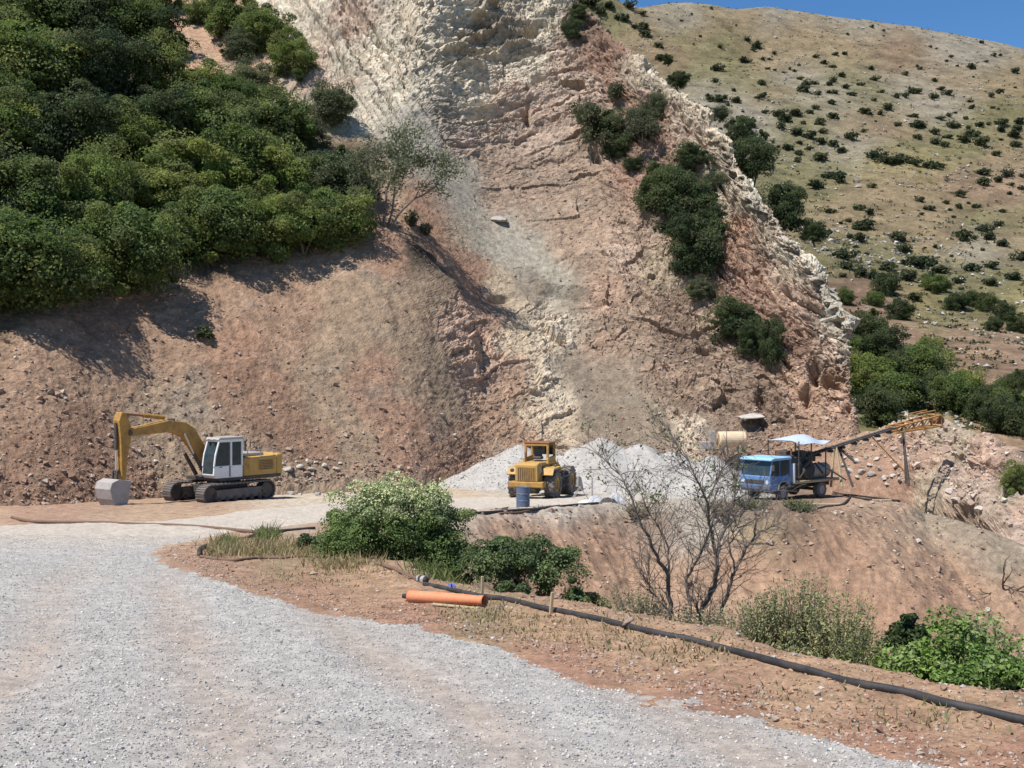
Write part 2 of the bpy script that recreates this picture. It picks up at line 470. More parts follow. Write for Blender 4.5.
link('ground', np_mesh('ground', GV.reshape(-1, 3), grid_faces(*GV.shape[:2])[:, ::-1], M['soil'], gcol.reshape(-1, 3), True), kind='structure')

# road: a skin of loose gravel lying on the ground, thinning out to nothing at a ragged edge
edge = grd + .30 + .25 * fbm(P, 1.5, 3, 91) + .10 * fbm(P, .3, 2, 95)
px0, py0 = gpx, gpy
ruts = np.zeros_like(gx)
cent = np.interp(gy, [0, 8, 14, 20, 26, 34], [1.0, -1.2, -3.3, -5.3, -7.2, -10.0])    # line of travel
lat = gx - cent
for off in (-2.6, -1.0, .7, 2.3):
    ruts += np.exp(-((lat - off + .25 * fbm(P, 5, 2, 97)) / .34) ** 2)
thick = .05 * sstep(-.05, .55, edge) - .03 + .02 * sstep(.5, 1.2, edge) - .018 * np.clip(ruts, 0, 1) + .012 * fbm(P, .45, 2, 99) + .010 * micro
RVt = np.stack([gx, gy, gz - micro * 0.0 + thick], -1)
base = alb((188, 183, 176)); beige = alb((190, 164, 141)); dusty = alb((200, 186, 168))
far = sstep(555, 535, gpy + 6 * fbm(P, 3, 2, 103))[..., None]
lng = fbm(np.stack([lat * 1.0, gy * .12, 0 * gy], -1), .8, 3, 113)
ru = np.clip(ruts * .62 + .55 * lng + .25 * fbm(P, 2.4, 3, 105) , 0, 1)[..., None] * sstep(10, 100, gpy - 520)[..., None]
rcol = base * (1 - ru * .8) + beige * ru * .8
rcol = rcol * (1 - far) + dusty * far
rcol = rcol * (1 + .20 * fbm(P, .07, 2, 107) + .10 * fbm(P, .8, 3, 109))[..., None]
rm = (edge[:-1, :-1] > -.25)
link('road', np_mesh('road', RVt.reshape(-1, 3), grid_faces(*RVt.shape[:2], rm)[:, ::-1], M['road'], rcol.reshape(-1, 3), True), kind='structure')

# ------------------------------------------------------------------ quarry hillside: one lofted sheet
bpx = [-230, -100, 40, 150, 240, 330, 410, 480, 560, 640, 720, 785, 830, 862]
rows = [
    dict(px=bpx, py=[525, 517, 508, 496, 488, 481, 474, 466, 462, 460, 458, 455, 450, 441]),
    dict(px=[-230, -100, 40, 150, 240, 330, 412, 484, 560, 640, 720, 785, 829, 857], py=[410, 405, 402, 396, 390, 384, 380, 375, 370, 370, 376, 392, 405, 418], s=[.84, .84, .84, .84, .84, .84, .80, .78, .85, .95, 1.0, 1.1, 1.3, 2.4]),
    dict(px=[-230, -100, 40, 150, 240, 330, 414, 488, 562, 641, 720, 783, 828, 851], py=[335, 330, 322, 302, 275, 246, 245, 260, 285, 300, 315, 345, 368, 397], s=[.84, .84, .84, .84, .84, .84, .80, .78, .85, 1.0, 1.05, 1.1, 1.3, 2.4]),
    dict(px=[-230, -100, 40, 150, 240, 330, 414, 492, 567, 644, 718, 780, 828, 846], py=[200, 200, 192, 182, 172, 155, 150, 165, 195, 215, 235, 280, 330, 368], s=[.68, .68, .68, .68, .70, .75, .85, .85, .9, 1.0, 1.05, 1.15, 1.4, 2.0]),
    dict(px=[-230, -100, 40, 150, 240, 330, 414, 496, 573, 648, 715, 775, 826, 848], py=[60, 60, 60, 60, 58, 50, 55, 70, 100, 138, 172, 238, 300, 345], s=[.66, .66, .66, .66, .70, .85, 1.15, 1.15, 1.1, 1.1, 1.15, 1.2, 1.4, 1.6]),
    dict(px=[-230, -100, 40, 150, 240, 330, 414, 500, 578, 650, 706, 768, 822, 849], py=[-130, -130, -130, -130, -130, -130, -120, -60, 8, 72, 118, 208, 277, 332], s=[.64, .64, .64, .66, .75, 1.1, 1.5, 1.5, 1.3, 1.2, 1.2, 1.2, 1.3, 1.4]),
]
baseD = [43, 45.5, 49, 55, 58, 61.5, 65, 72, 76, 77, 77, 76, 76, 77]
G = []
prev = None
for r in rows:
    pts = []
    for c in range(14):
        k = -(r['py'][c] - 384) / F
        if prev is None: D = baseD[c]
        else:
            p0 = prev[c]; s = r['s'][c]
            D = (s * p0[1] - (p0[2] - CZ)) / (s - k)
        pts.append(UP(r['px'][c], r['py'][c], D))
    G.append(pts); prev = pts
G = np.array(G)
under = G[0] + np.array([0, -4.0, -3.4])
back1 = G[-1] + np.array([1.5, 7, -2.0]); back2 = back1 + np.array([8, 24, -17.0])
G = np.concatenate([under[None], G, back1[None], back2[None]], 0)
endc = G[:, -1] + np.array([-.3, 12, -1.0]); endc2 = endc + np.array([2, 14, -9])
G = np.concatenate([G, endc[:, None], endc2[:, None]], 1)
us = np.concatenate([np.interp(np.arange(-230, 862, 1.12), bpx, np.arange(14)), np.linspace(13, 15, 46)[1:]])
vs = np.concatenate([np.linspace(0, 1, 24)[:-1], np.linspace(1, 2, 95)[:-1], np.linspace(2, 3, 105)[:-1], np.linspace(3, 4, 125)[:-1], np.linspace(4, 5, 135)[:-1], np.linspace(5, 6, 140)[:-1], np.linspace(6, 8, 40)])
QV = catmull(G, vs); QV = catmull(QV.transpose(1, 0, 2), us).transpose(1, 0, 2)
qpx, qpy = proj(QV)
seedsQ = [(20, 400, 'RS', .2, 0), (60, 350, 'RS', .2, 0), (-60, 420, 'RS', .2, 0), (30, 470, 'RB', .26, 0), (90, 440, 'RB', .26, 0), (120, 380, 'RS', .2, 0), (170, 350, 'RS', .2, 0), (170, 425, 'GB', .3, 0), (195, 400, 'GB', .3, 0), (150, 400, 'GB', .28, 0),
    (230, 340, 'RX', .2, 0), (220, 385, 'RB', .26, 0), (250, 300, 'RS', .2, 0), (300, 300, 'RS', .2, 0), (255, 375, 'RB', .26, 0), (275, 420, 'RB', .3, 0), (310, 445, 'RB', .3, 0), (320, 360, 'GB', .2, 0), (340, 300, 'GB', .15, 0), (350, 335, 'GB', .15, 0), (290, 345, 'RS', .2, 0), (330, 405, 'GB', .2, 0),
    (370, 385, 'RX', .15, 0), (400, 340, 'GB', .12, 0), (420, 380, 'GB', .12, 0), (425, 430, 'RX', .15, 0), (395, 435, 'RX', .2, 0), (445, 410, 'GB', .15, 0), (460, 445, 'RB', .3, 0), (240, 455, 'GB', .4, 0), (305, 475, 'GB', .4, 0), (385, 265, 'RX', .15, 0), (350, 262, 'RS', .2, 0), (200, 320, 'RS', .2, 0), (100, 490, 'RB', .26, 0), (360, 450, 'GB', .25, 0), (380, 310, 'GB', .12, 0),
    (440, 255, 'RX', .1, 0), (425, 230, 'RX', .1, 0), (470, 295, 'RX', .15, 0), (405, 225, 'RS', .2, 0), (455, 320, 'PP', .5, 0), (478, 335, 'PP', .6, 0), (430, 290, 'GB', .15, 0), (420, 265, 'DK', .3, 0), (435, 278, 'DK', .2, 0), (460, 275, 'RX', .1, 0),  # darkest seeds paint the shade of the undercut bank edge
    (450, 185, 'SC', .05, 0), (432, 165, 'SC', .08, 0), (480, 230, 'SC', .05, 0), (520, 255, 'SC', .06, 0), (560, 285, 'SC', .2, 0), (465, 205, 'SC', .05, 0), (500, 243, 'SC', .05, 0), (458, 236, 'TN', .10, 0), (530, 280, 'DG', .2, 0), (575, 293, 'DG', .2, 0), (418, 140, 'SC', .3, 0),
    (484, 164, 'CB', .3, .2), (504, 190, 'CB', .28, .2), (532, 216, 'CB', .28, .2), (562, 242, 'CB', .3, .2), (596, 268, 'CB', .35, .2), (420, 200, 'RX', .1, 0), (438, 232, 'RX', .1, 0), (450, 248, 'RX', .12, 0), (474, 274, 'RX', .14, 0), (500, 292, 'TN', .2, 0), (540, 270, 'SC', .05, 0), (505, 225, 'SC', .05, 0), (530, 248, 'SC', .05, 0), (462, 175, 'SC', .05, 0),
    (500, 290, 'TN', .25, 0), (490, 310, 'RX', .2, 0), (520, 320, 'TN', .35, 0), (545, 318, 'PL', .8, 0), (562, 340, 'PL', .8, 0), (545, 385, 'PL', .7, 0), (565, 400, 'PL', .7, 0), (530, 410, 'PY', .6, 0), (555, 430, 'PY', .5, 0), (500, 370, 'PP', .6, 0), (510, 345, 'PY', .5, 0), (482, 370, 'PP', .6, 0), (515, 385, 'TO', .5, 0), (575, 365, 'DG', .12, 0), (588, 412, 'DG', .1, 0), (583, 385, 'DG', .12, 0), (520, 440, 'TO', .4, 0), (500, 420, 'RS', .4, 0),
    (610, 400, 'DU', .04, 0), (635, 420, 'DU', .04, 0), (600, 440, 'DU', .05, 0), (645, 450, 'DU', .05, 0), (615, 375, 'DU', .08, 0), (590, 350, 'CB', .5, 0), (660, 430, 'DU', .1, 0),
    (600, 250, 'CB', .4, .2), (560, 220, 'CB', .3, .2), (520, 180, 'CB', .4, .4), (640, 300, 'CB', .7, .2), (620, 340, 'CB', .7, 0), (680, 320, 'CD', .8, .2), (700, 385, 'CB', .8, .2), (665, 380, 'CB', .7, 0), (740, 405, 'CD', .7, 0), (720, 430, 'CD', .5, 0), (600, 290, 'PP', .6, .2), (570, 250, 'CB', .3, .2), (620, 260, 'PK', .8, .2), (655, 270, 'TN', .9, .2), (690, 400, 'CD', .8, 0), (690, 425, 'WE', .8, 0), (640, 235, 'CB', .7, .2),
    (500, 130, 'PK', .5, .7), (540, 150, 'PK', .45, .6), (560, 115, 'PK', .5, .7), (480, 110, 'UP', .6, .7), (520, 95, 'PK', .5, .8), (600, 200, 'CB', .5, .3), (535, 200, 'CB', .35, .3), (500, 205, 'CB', .3, .2), (580, 160, 'CB', .5, .4), (460, 140, 'PK', .5, .5), (450, 120, 'GR', .5, .4), (550, 175, 'CB', .4, .5),
    (290, 10, 'UP', .7, .4), (300, 35, 'UP', .8, .4), (340, 60, 'UP', .8, .5), (380, 40, 'UP', .8, .6), (420, 20, 'PL', .8, .6), (440, 60, 'UP', .8, .6), (400, 90, 'UP', .7, .5), (330, 90, 'PK', .7, .4), (350, 110, 'UP', .5, .3), (470, 40, 'GR', .8, .9), (500, 30, 'GR', .8, .9), (545, 20, 'UP', .9, .8), (490, 66, 'WE', .7, .9), (560, 60, 'PK', .8, .8), (520, 45, 'GR', .8, .9), (450, 20, 'UP', .8, .7), (400, -20, 'UP', .8, .6), (500, -20, 'UP', .8, .8), (525, 68, 'UP', .7, .9), (300, 75, 'PP', .5, .3), (410, 120, 'SC', .4, .2), (310, 55, 'PK', .8, .4), (360, 25, 'PK', .8, .5),
    (580, 30, 'CD', .7, .4), (600, 60, 'RR', .7, .4), (620, 90, 'RR', .7, .5), (650, 115, 'RR', .7, .5), (660, 150, 'RR', .7, .5), (690, 135, 'PK', .7, .5), (640, 72, 'WE', .9, .5), (620, 45, 'RR', .9, .5), (665, 92, 'WE', .9, .5), (690, 118, 'WE', .9, .4), (712, 140, 'WE', 1, .3), (715, 170, 'WE', 1, .3), (732, 200, 'WE', 1, .4), (742, 232, 'PP', .9, .5), (762, 262, 'RR', .7, .6), (722, 250, 'RR', .7, .6), (730, 290, 'RR', .7, .6), (760, 310, 'RR', .7, .6), (785, 305, 'PP', .7, .7), (768, 238, 'WE', .9, .6), (790, 268, 'WE', .9, .6), (803, 298, 'PK', .8, .6), (812, 275, 'WG', 1, .3), (830, 310, 'WG', 1, .2), (840, 335, 'WG', 1, .2), (825, 345, 'PK', 1, .2), (800, 345, 'RR', .8, .5), (800, 390, 'TO', .8, .2), (832, 380, 'TO', .9, .2), (842, 410, 'PP', .7, .2), (780, 400, 'CD', .8, .2), (812, 425, 'RS', .4, 0), (850, 430, 'RS', .3, 0), (590, 95, 'PK', .8, .6), (600, 120, 'CB', .7, .4), (640, 180, 'RR', .6, .3), (690, 180, 'RR', .6, .3), (785, 250, 'WG', 1, .3), (752, 200, 'WG', 1, .2), (690, 250, 'CD', .8, .4), (705, 330, 'CB', .8, .4),
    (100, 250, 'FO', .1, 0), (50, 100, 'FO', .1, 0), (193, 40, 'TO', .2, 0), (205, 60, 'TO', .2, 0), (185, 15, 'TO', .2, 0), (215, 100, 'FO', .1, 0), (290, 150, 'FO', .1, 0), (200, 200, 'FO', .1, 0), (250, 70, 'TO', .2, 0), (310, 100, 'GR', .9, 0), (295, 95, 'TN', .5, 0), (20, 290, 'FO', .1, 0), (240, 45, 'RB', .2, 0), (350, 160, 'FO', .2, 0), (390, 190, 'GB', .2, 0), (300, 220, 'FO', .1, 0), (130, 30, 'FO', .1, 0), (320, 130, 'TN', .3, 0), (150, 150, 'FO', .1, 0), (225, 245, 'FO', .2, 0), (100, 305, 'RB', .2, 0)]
sc = np.maximum(QV[..., 1], 40) / 80.0
w1 = fbm(QV, 5.0, 4, 11); w2 = fbm(QV, 5.0, 4, 17); w3 = fbm(QV, 1.2, 3, 19)
qcol, qa = field(qpx + 10 * w1 + 5 * w3, qpy + 10 * w2 + 5 * w3, seedsQ, 5.5)
qcol = qcol.reshape(QV.shape); rough = qa[:, 0].reshape(qpx.shape); strat = qa[:, 1].reshape(qpx.shape)
N = normals(QV)
if N[200, 300] @ np.array([0, -1, 1.0]) < 0: N = -N
warp = np.stack([w1, w2, w3], -1)
# bedding: direction changes across the face
def ledge(b, th, seed):
    t = b / th; i = np.floor(t); f = t - i
    h0 = hash1(i + seed * 13.7)
    return (h0 - .5) + .6 * sstep(0, .85, f) * (1 - sstep(.9, 1.0, f)) - .25, h0
wA = sstep(470, 400, qpx + 18 * w1); wC = sstep(585, 625, qpx + 18 * w1); wB = 1 - wA - wC
lay = 0; ltone = 0; grv = 0
for wt, deg, th in ((wA, -57, 2.0), (wB * .55, 19, 3.1), (wC, -47, 1.7)):
    a_ = math.radians(deg)
    bed = -math.sin(a_) * QV[..., 0] + math.cos(a_) * QV[..., 2] + .9 * w1 + .3 * w3
    l1, c1 = ledge(bed, th, 1); l2, c2 = ledge(bed + .3 * w2, th * .36, 2); l3, c3 = ledge(bed + .2 * w2, th * .14, 3)
    gv = np.minimum(np.abs(np.mod(bed / (th * .55) + .25 * w2, 1) - .5) * th * .55, 3); gmask = sstep(-.05, .25, fbm(QV * np.array([.5, 1, 1]), 2.6, 2, 120 + int(deg))); grv = grv + wt * gmask * np.exp(-(gv / .11) ** 2)
    gv2 = np.abs(np.mod(bed / (th * .21) + .3 * w3, 1) - .5) * th * .21; grv = grv + .55 * wt * sstep(0, .3, fbm(QV, 1.7, 2, 140 + int(deg))) * np.exp(-(gv2 / .07) ** 2)
    lay = lay + wt * (1.35 * l1 + .62 * l2 + .24 * l3); ltone = ltone + wt * (.34 * (c1 - .5) + .26 * (c2 - .5) + .14 * (c3 - .5))
crag = fbm(QV, 4.5, 4, 23, .55, True); crag2 = fbm(QV + 2.0 * warp, 1.3, 3, 29, .55, True)
# blocky fracture: cellular-like steps from two joint sets
j1 = np.floor((QV[..., 0] * .8 + QV[..., 2] * .5) / 1.1 + .8 * w3); j2 = np.floor((QV[..., 2] * .9 - QV[..., 0] * .4 + QV[..., 1] * .3) / .9 + .8 * w2)
blk = hash1(j1 * 3.1 + j2 * 7.7) - .5
fineq = fbm(QV, .7, 3, 37); fin2 = fbm(QV, .28, 2, 43)
def facets(a, b, size, seed):
    """broken rock: every cell of a jittered lattice is one tilted plane with sharp borders"""
    x, y = a / size, b / size
    ix, iy = np.floor(x), np.floor(y); best = np.full(x.shape, 9e9, np.float32); hh = np.zeros(x.shape, np.float32); tt = np.zeros(x.shape, np.float32)
    for dx in (-1, 0, 1):
        for dy in (-1, 0, 1):
            cx, cy = ix + dx, iy + dy; n = cx * 57.0 + cy * 113.0 + seed * 7.0
            r1, r2, r3 = hash1(n), hash1(n + 31.4), hash1(n + 77.7)
            ex, ey = x - (cx + r1), y - (cy + r2); d = ex * ex + ey * ey
            m = d < best
            hh = np.where(m, (r3 - .5) * .9 + ex * (r1 - .5) * 1.6 + ey * (r2 - .35) * 1.9, hh); tt = np.where(m, r3 - .5, tt); best = np.where(m, d, best)
    return hh * size, tt
ang_ = np.radians(np.where(wA > .5, -57, np.where(wC > .5, -47, 17)))
sl_h = QV[..., 2] * 1.25
fu = (np.cos(ang_) * QV[..., 0] + np.sin(ang_) * sl_h) / 1.9 + .5 * w1; fv = -np.sin(ang_) * QV[..., 0] + np.cos(ang_) * sl_h + .5 * w2
f1, t1 = facets(fu, fv, 2.3, 1); f2, t2 = facets(fu + .2 * w3, fv, .95, 2); f3, t3 = facets(fu * 1.2, fv + .1 * w3, .40, 3)
# runnels down the fall line for the loose slopes
run = fbm(np.stack([QV[..., 0] * 1.0 - QV[..., 2] * -.55, QV[..., 1] * .12, QV[..., 2] * .16], -1), 1.3, 3, 47)
loose = 1 - sstep(.25, .6, rough)
hard = np.clip((rough - .2) * 1.25, 0, 1)
disp = hard * ((.62 - .25 * wA) * crag - .3) + hard * .15 * crag2 + hard * ((.30 + .35 * wB) * f1 + .50 * f2 + .62 * f3) * (.85 - .45 * wA) + strat * .62 * lay - .55 * np.clip(strat * 1.2 + .25 * hard, 0, 1) * grv + .05 * (1 - hard) * fbm(QV, 2.2, 3, 91) + (.04 + .14 * rough) * fineq + (.03 + .09 * rough) * fin2 + loose * .10 * run
# the left bank stands proud of the scree chute along a ragged lip
lx = np.interp(qpy, [215, 240, 290, 330, 440], [380, 402, 447, 470, 492])
disp = disp + 1.1 * sstep(5, -4, qpx + 6 * w3 - lx) * sstep(215, 232, qpy) * sstep(420, 300, qpy) * sstep(300, 385, qpx)
# open cracks across the hard rock
ck = np.minimum(np.abs(fbm(QV * np.array([1, .6, .45]), 3.4, 3, 81)), np.abs(fbm(QV * np.array([.5, .6, 1.2]), 3.0, 3, 85)))
disp = disp - .55 * np.maximum(rough - .55, 0) * sstep(.035, .0, ck)
for x0, y0, x1, y1, am, bw in [(440, 70, 530, 40, 1.3, 13), (436, 52, 508, 20, 1.0, 9), (498, 94, 584, 74, .9, 10), (466, 112, 560, 90, .8, 10), (486, 134, 604, 108, .9, 11), (505, 168, 612, 140, .7, 12), (545, 30, 590, 10, .8, 9), (560, 62, 600, 44, .7, 8), (470, 10, 540, -14, .9, 10),
        (272, 0, 312, 62, .9, 9), (300, -10, 352, 80, .9, 10), (352, -6, 402, 82, 1.1, 11), (408, -4, 452, 82, 1.2, 11), (600, 36, 702, 150, .8, 10), (636, 58, 762, 236, .9, 11), (690, 150, 792, 296, .9, 11), (706, 212, 800, 336, .8, 10), (726, 300, 790, 372, .7, 10), (640, 285, 700, 330, .7, 11), (600, 330, 668, 372, .7, 11), (655, 352, 730, 400, .8, 11), (530, 282, 612, 300, .9, 9), (560, 250, 640, 292, .6, 10)]:
    ln = math.hypot(x1 - x0, y1 - y0); ux, uy = (x1 - x0) / ln, (y1 - y0) / ln
    qx, qy = qpx + 7 * w1 + 3 * w3 - x0, qpy + 7 * w2 + 3 * w3 - y0
    al, ac = qx * ux + qy * uy, -qx * uy + qy * ux        # along the line, and below it
    fade = sstep(-8, 8, al) * sstep(ln + 8, ln - 8, al)
    disp = disp + fade * am * (.75 * sstep(-.6, .8, ac) * (1 - np.clip(ac / bw, 0, 1)) * (ac > -1) - .6 * sstep(-4.5, -1.0, ac) * (ac <= -.2))
for cx, cy, rx_, ry_, dp in [(527, 118, 3.5, 9, 1.6), (532, 28, 8, 6, 1.5), (815, 372, 6, 12, 2.0), (829, 380, 9, 7, 1.6), (837, 318, 6, 8, 1.8), (806, 398, 5, 10, 1.2), (596, 158, 5, 4, 1.2), (346, 30, 4, 8, 1.2), (606, 50, 9, 4, 1.2), (760, 395, 5, 12, 1.3), (706, 350, 8, 5, .9), (500, 300, 10, 3, .7), (848, 405, 4, 9, 1.3)]:
    disp = disp - dp * np.exp(-(((qpx + 3 * w3 - cx) / rx_) ** 2 + ((qpy + 3 * w1 - cy) / ry_) ** 2) ** 1.5)
flat = sstep(0, .9, vs)[:, None]
disp = disp * flat
QV2 = QV + N * disp[..., None]
rill = fbm(np.stack([QV[..., 0] * 1.0 + QV[..., 2] * .55, QV[..., 1] * .1, QV[..., 2] * .1], -1), .55, 3, 151)
clod = fbm(QV, 1.6, 4, 157, .6)
disp = disp + loose * flat * (.10 * sstep(.0, .5, fbm(QV, 6, 2, 161)) * rill + (.20 * clod + .12 * rill * sstep(-.1, .4, w1)) * (rough > .09))
QV2 = QV + N * disp[..., None]
tone = 1 + .10 * run * loose + .16 * loose * clod + .10 * loose * rill + .17 * fineq * (.3 + rough) + .12 * fin2 + strat * ltone + hard * (.26 * t1 + .30 * t2 + .26 * t3)
qcol = qcol * np.clip(tone, .5, 1.5)[..., None]
# pale stones and iron-red patches
sp = sstep(.42, .8, fbm(QV, .55, 2, 53))[..., None]
qcol = qcol * (1 - .4 * sp) + .4 * sp * alb((210, 196, 180))
rd_ = sstep(.15, .65, fbm(QV, 6.5, 3, 59) + .3 * w3)[..., None] * .35
qcol = qcol * (1 - rd_) + rd_ * qcol * np.array([1.08, .9, .80])
gn = sstep(.15, .6, fbm(QV, 4.0, 3, 63))[..., None] * .4
qcol = qcol * (1 - gn) + gn * (qcol.mean(-1, keepdims=True) * np.array([1.03, .97, .9]))
qcol = np.clip(qcol * np.array([1.02, 1.0, .90]), .01, .9)
register('quarry', QV2)
link('quarry_hillside', np_mesh('quarry_hillside', QV2.reshape(-1, 3), grid_faces(*QV2.shape[:2]), M['rock'], qcol.reshape(-1, 3), False), kind='structure')

# ------------------------------------------------------------------ rocky spur behind the conveyor
spx = [800, 850, 905, 950, 990, 1030, 1100, 1200]
sr = [dict(py=[482, 480, 483, 492, 512, 548, 610, 690], D=[70, 66, 63, 59, 55, 52, 50, 48]),
      dict(py=[462, 455, 448, 455, 476, 508, 560, 620], s=.8), dict(py=[455, 440, 428, 430, 449, 474, 520, 580], s=.85)]
SG = []; prev = None
for r in sr:
    pts = []
    for c in range(8):
        k = -(r['py'][c] - 384) / F
        D = r['D'][c] if prev is None else (r['s'] * prev[c][1] - (prev[c][2] - CZ)) / (r['s'] - k)
        pts.append(UP(spx[c], r['py'][c], D))
    SG.append(pts); prev = pts
SG = np.array(SG)
SG = np.concatenate([(SG[0] + [0, -3.5, -3.2])[None], SG, (SG[-1] + [1, 5, -1.5])[None], (SG[-1] + [4, 18, -9])[None]], 0)
us2 = np.interp(np.concatenate([np.arange(800, 1064, 1.1), np.linspace(1066, 1200, 40)]), spx, np.arange(8))
vs2 = np.concatenate([np.linspace(0, 1, 20)[:-1], np.linspace(1, 2, 60)[:-1], np.linspace(2, 3, 60)[:-1], np.linspace(3, 5, 50)])
SV = catmull(SG, vs2); SV = catmull(SV.transpose(1, 0, 2), us2).transpose(1, 0, 2)
sx_, sy_ = proj(SV)
w1 = fbm(SV, 3.5, 4, 211); w3 = fbm(SV, 1.0, 3, 219)
seedsS = [(860, 470, 'RX', .15, 0), (880, 460, 'RX', .15, 0), (900, 475, 'RX', .2, 0), (870, 445, 'TO', .3, 0), (910, 440, 'PP', .6, 0), (930, 460, 'PP', .7, 0), (950, 440, 'TN', .7, 0), (960, 480, 'PK', .7, 0), (985, 500, 'PK', .7, 0), (990, 470, 'PP', .8, 0), (1010, 500, 'TN', .8, 0), (1010, 530, 'PK', .7, 0), (1030, 480, 'CD', .7, 0), (1040, 540, 'PK', .6, 0), (1020, 515, 'PP', .4, 0), (975, 520, 'CB', .5, 0), (1060, 600, 'BK', .3, 0), (940, 485, 'TN', .5, 0)]
scol, sa = field(sx_ + 10 * w1 + 3 * w3, sy_ + 10 * fbm(SV, 3.5, 4, 231) + 3 * w3, seedsS, 5.0)
scol = scol.reshape(SV.shape); rg = sa[:, 0].reshape(sx_.shape)
Ns = normals(SV)
if Ns[60, 100] @ np.array([0, -1, 1.0]) < 0: Ns = -Ns
bd2 = SV[..., 0] * .75 + SV[..., 2] * .65 + .9 * w1
la, ca = ledge(bd2, 1.0, 5)
dsp = rg * (.9 * fbm(SV, 3.0, 4, 223, .55, True) + .35 * fbm(SV, .9, 3, 227, .5, True) + .4 * la) + (.05 + .12 * rg) * fbm(SV, .5, 3, 229)
SV2 = SV + Ns * (dsp * sstep(0, .9, vs2)[:, None])[..., None]
scol = np.clip(scol * np.array([1.0, 1.0, .92]) * (1 + .2 * w3 + .25 * rg * (ca - .5) + .15 * fbm(SV, .35, 2, 233))[..., None], .01, .9)
register('spur', SV2)
link('rock_bank', np_mesh('rock_bank', SV2.reshape(-1, 3), grid_faces(*SV2.shape[:2]), M['rock'], scol.reshape(-1, 3), False), kind='structure')

# ------------------------------------------------------------------ far hill
hp = [300, 420, 520, 600, 640, 690, 730, 770, 830, 900, 960, 1024, 1120, 1250, 1400]
hs = [-60, -40, -20, -4, 9, 3, 9, 8, 17, 25, 37, 52, 72, 100, 130]
hrow = [(560, 62), (500, 76), (448, 92), (400, 115), (350, 145), (310, 175), (260, 215), (210, 255), (160, 300), (110, 350), (62, 410)]
HG_ = [[UP(p, y + .06 * (p - 850), D) for p in hp] for y, D in hrow] + [[UP(p, y, 470 + .12 * (p - 850)) for p, y in zip(hp, hs)]]
HG_ = np.array(HG_)
HG_ = np.concatenate([HG_, (HG_[-1] + [0, 90, -12])[None], (HG_[-1] + [0, 400, -160])[None]], 0)
hu = np.interp(np.concatenate([np.linspace(300, 520, 60), np.arange(522, 1060, 1.3), np.linspace(1062, 1400, 80)]), hp, np.arange(len(hp)))
hv = np.concatenate([np.linspace(0, 2, 50)[:-1], np.linspace(2, 11, 420)[:-1], np.linspace(11, 13, 24)])
HV = catmull(HG_, hv); HV = catmull(HV.transpose(1, 0, 2), hu).transpose(1, 0, 2)
hx, hy = proj(HV)
seedsH = [(700, 30, 'HB'), (680, 15, 'HS'), (740, 20, 'HB'), (720, 45, 'HG'), (680, 40, 'HG'), (760, 60, 'HB'), (800, 40, 'HB'), (850, 50, 'HB'), (900, 60, 'HD'), (950, 80, 'HB'), (1000, 90, 'HB'), (690, 75, 'HG'), (730, 70, 'HG'), (660, 45, 'HB'), (670, 60, 'HD'), (760, 85, 'HG'), (780, 55, 'HB'), (790, 75, 'HS'), (700, 95, 'HS'), (740, 115, 'HS'), (765, 122, 'HS'), (790, 120, 'HG'), (770, 100, 'HB'), (840, 80, 'HG'), (830, 95, 'HS'), (880, 90, 'HG'), (900, 85, 'HS'), (940, 100, 'HS'), (960, 60, 'HS'), (1000, 110, 'HG'), (850, 130, 'HB'), (880, 130, 'HD'), (840, 145, 'HS'), (860, 150, 'HS'), (820, 140, 'HG'), (900, 150, 'HG'), (930, 165, 'HY'), (880, 165, 'HY'), (1000, 165, 'HB'), (960, 150, 'HG'), (970, 185, 'HP'), (1000, 190, 'HP'), (840, 170, 'HG'), (820, 190, 'HG'), (800, 160, 'HG'), (860, 190, 'HB'), (900, 190, 'HB'), (880, 215, 'HB'), (920, 215, 'HB'), (840, 220, 'HB'), (860, 240, 'HG'), (940, 240, 'HB'), (980, 215, 'HG'), (1010, 240, 'HB'), (980, 250, 'HS'), (850, 260, 'HG'), (880, 265, 'HG'), (910, 260, 'HG'), (960, 270, 'HG'), (1000, 280, 'HG'), (1020, 290, 'HY'), (860, 290, 'HR'), (870, 300, 'HP'), (920, 300, 'HY'), (900, 330, 'HP'), (960, 330, 'HP'), (1000, 340, 'HP'), (980, 310, 'HG'), (940, 310, 'HG'), (1020, 360, 'HP'), (960, 370, 'HD'), (1000, 400, 'HP'), (900, 400, 'HG'), (930, 440, 'HY'), (640, 30, 'HB'), (600, 20, 'HG'), (860, 20, 'HS'), (960, 42, 'HS'), (770, 12, 'HS'), (990, 285, 'HG'), (1000, 220, 'HG')]
hw = fbm(HV, 22, 4, 301); hw2 = fbm(HV, 22, 4, 307); hf = fbm(HV, 5, 3, 311)
hcol, _ = field(hx + 22 * hw + 6 * hf, (hy + 12 * hw2 + 4 * hf) * 1.5, [(a, b * 1.5, c) for a, b, c in seedsH], 12.0)
hcol = hcol.reshape(HV.shape)
rk = fbm(HV, 2.4, 3, 313)
rzone = sstep(-.1, .5, hw + .4 * hf)
stn = (sstep(.3, .6, rk) * (.25 + .75 * rzone))[..., None]
hcol = hcol * (1 + .13 * hf + .10 * fbm(HV, 1.4, 2, 317))[..., None]
hcol = hcol * (1 - .6 * stn) + .6 * stn * alb((202, 196, 184))
grn = sstep(.2, .6, fbm(HV, 3.2, 3, 331))[..., None] * .28
hcol = hcol * (1 - grn) + grn * alb((108, 108, 74))
hz = 3.5 * fbm(HV, 40, 3, 321) + .9 * fbm(HV, 9, 3, 323) + .55 * rk * rzone + .3 * hf
amp = np.interp(hv, [0, 2, 5, 10.4, 11, 13], [0.2, .3, .6, 1, .45, .2])[:, None]
HV2 = HV.copy(); HV2[..., 2] += hz * amp
register('hill', HV2)
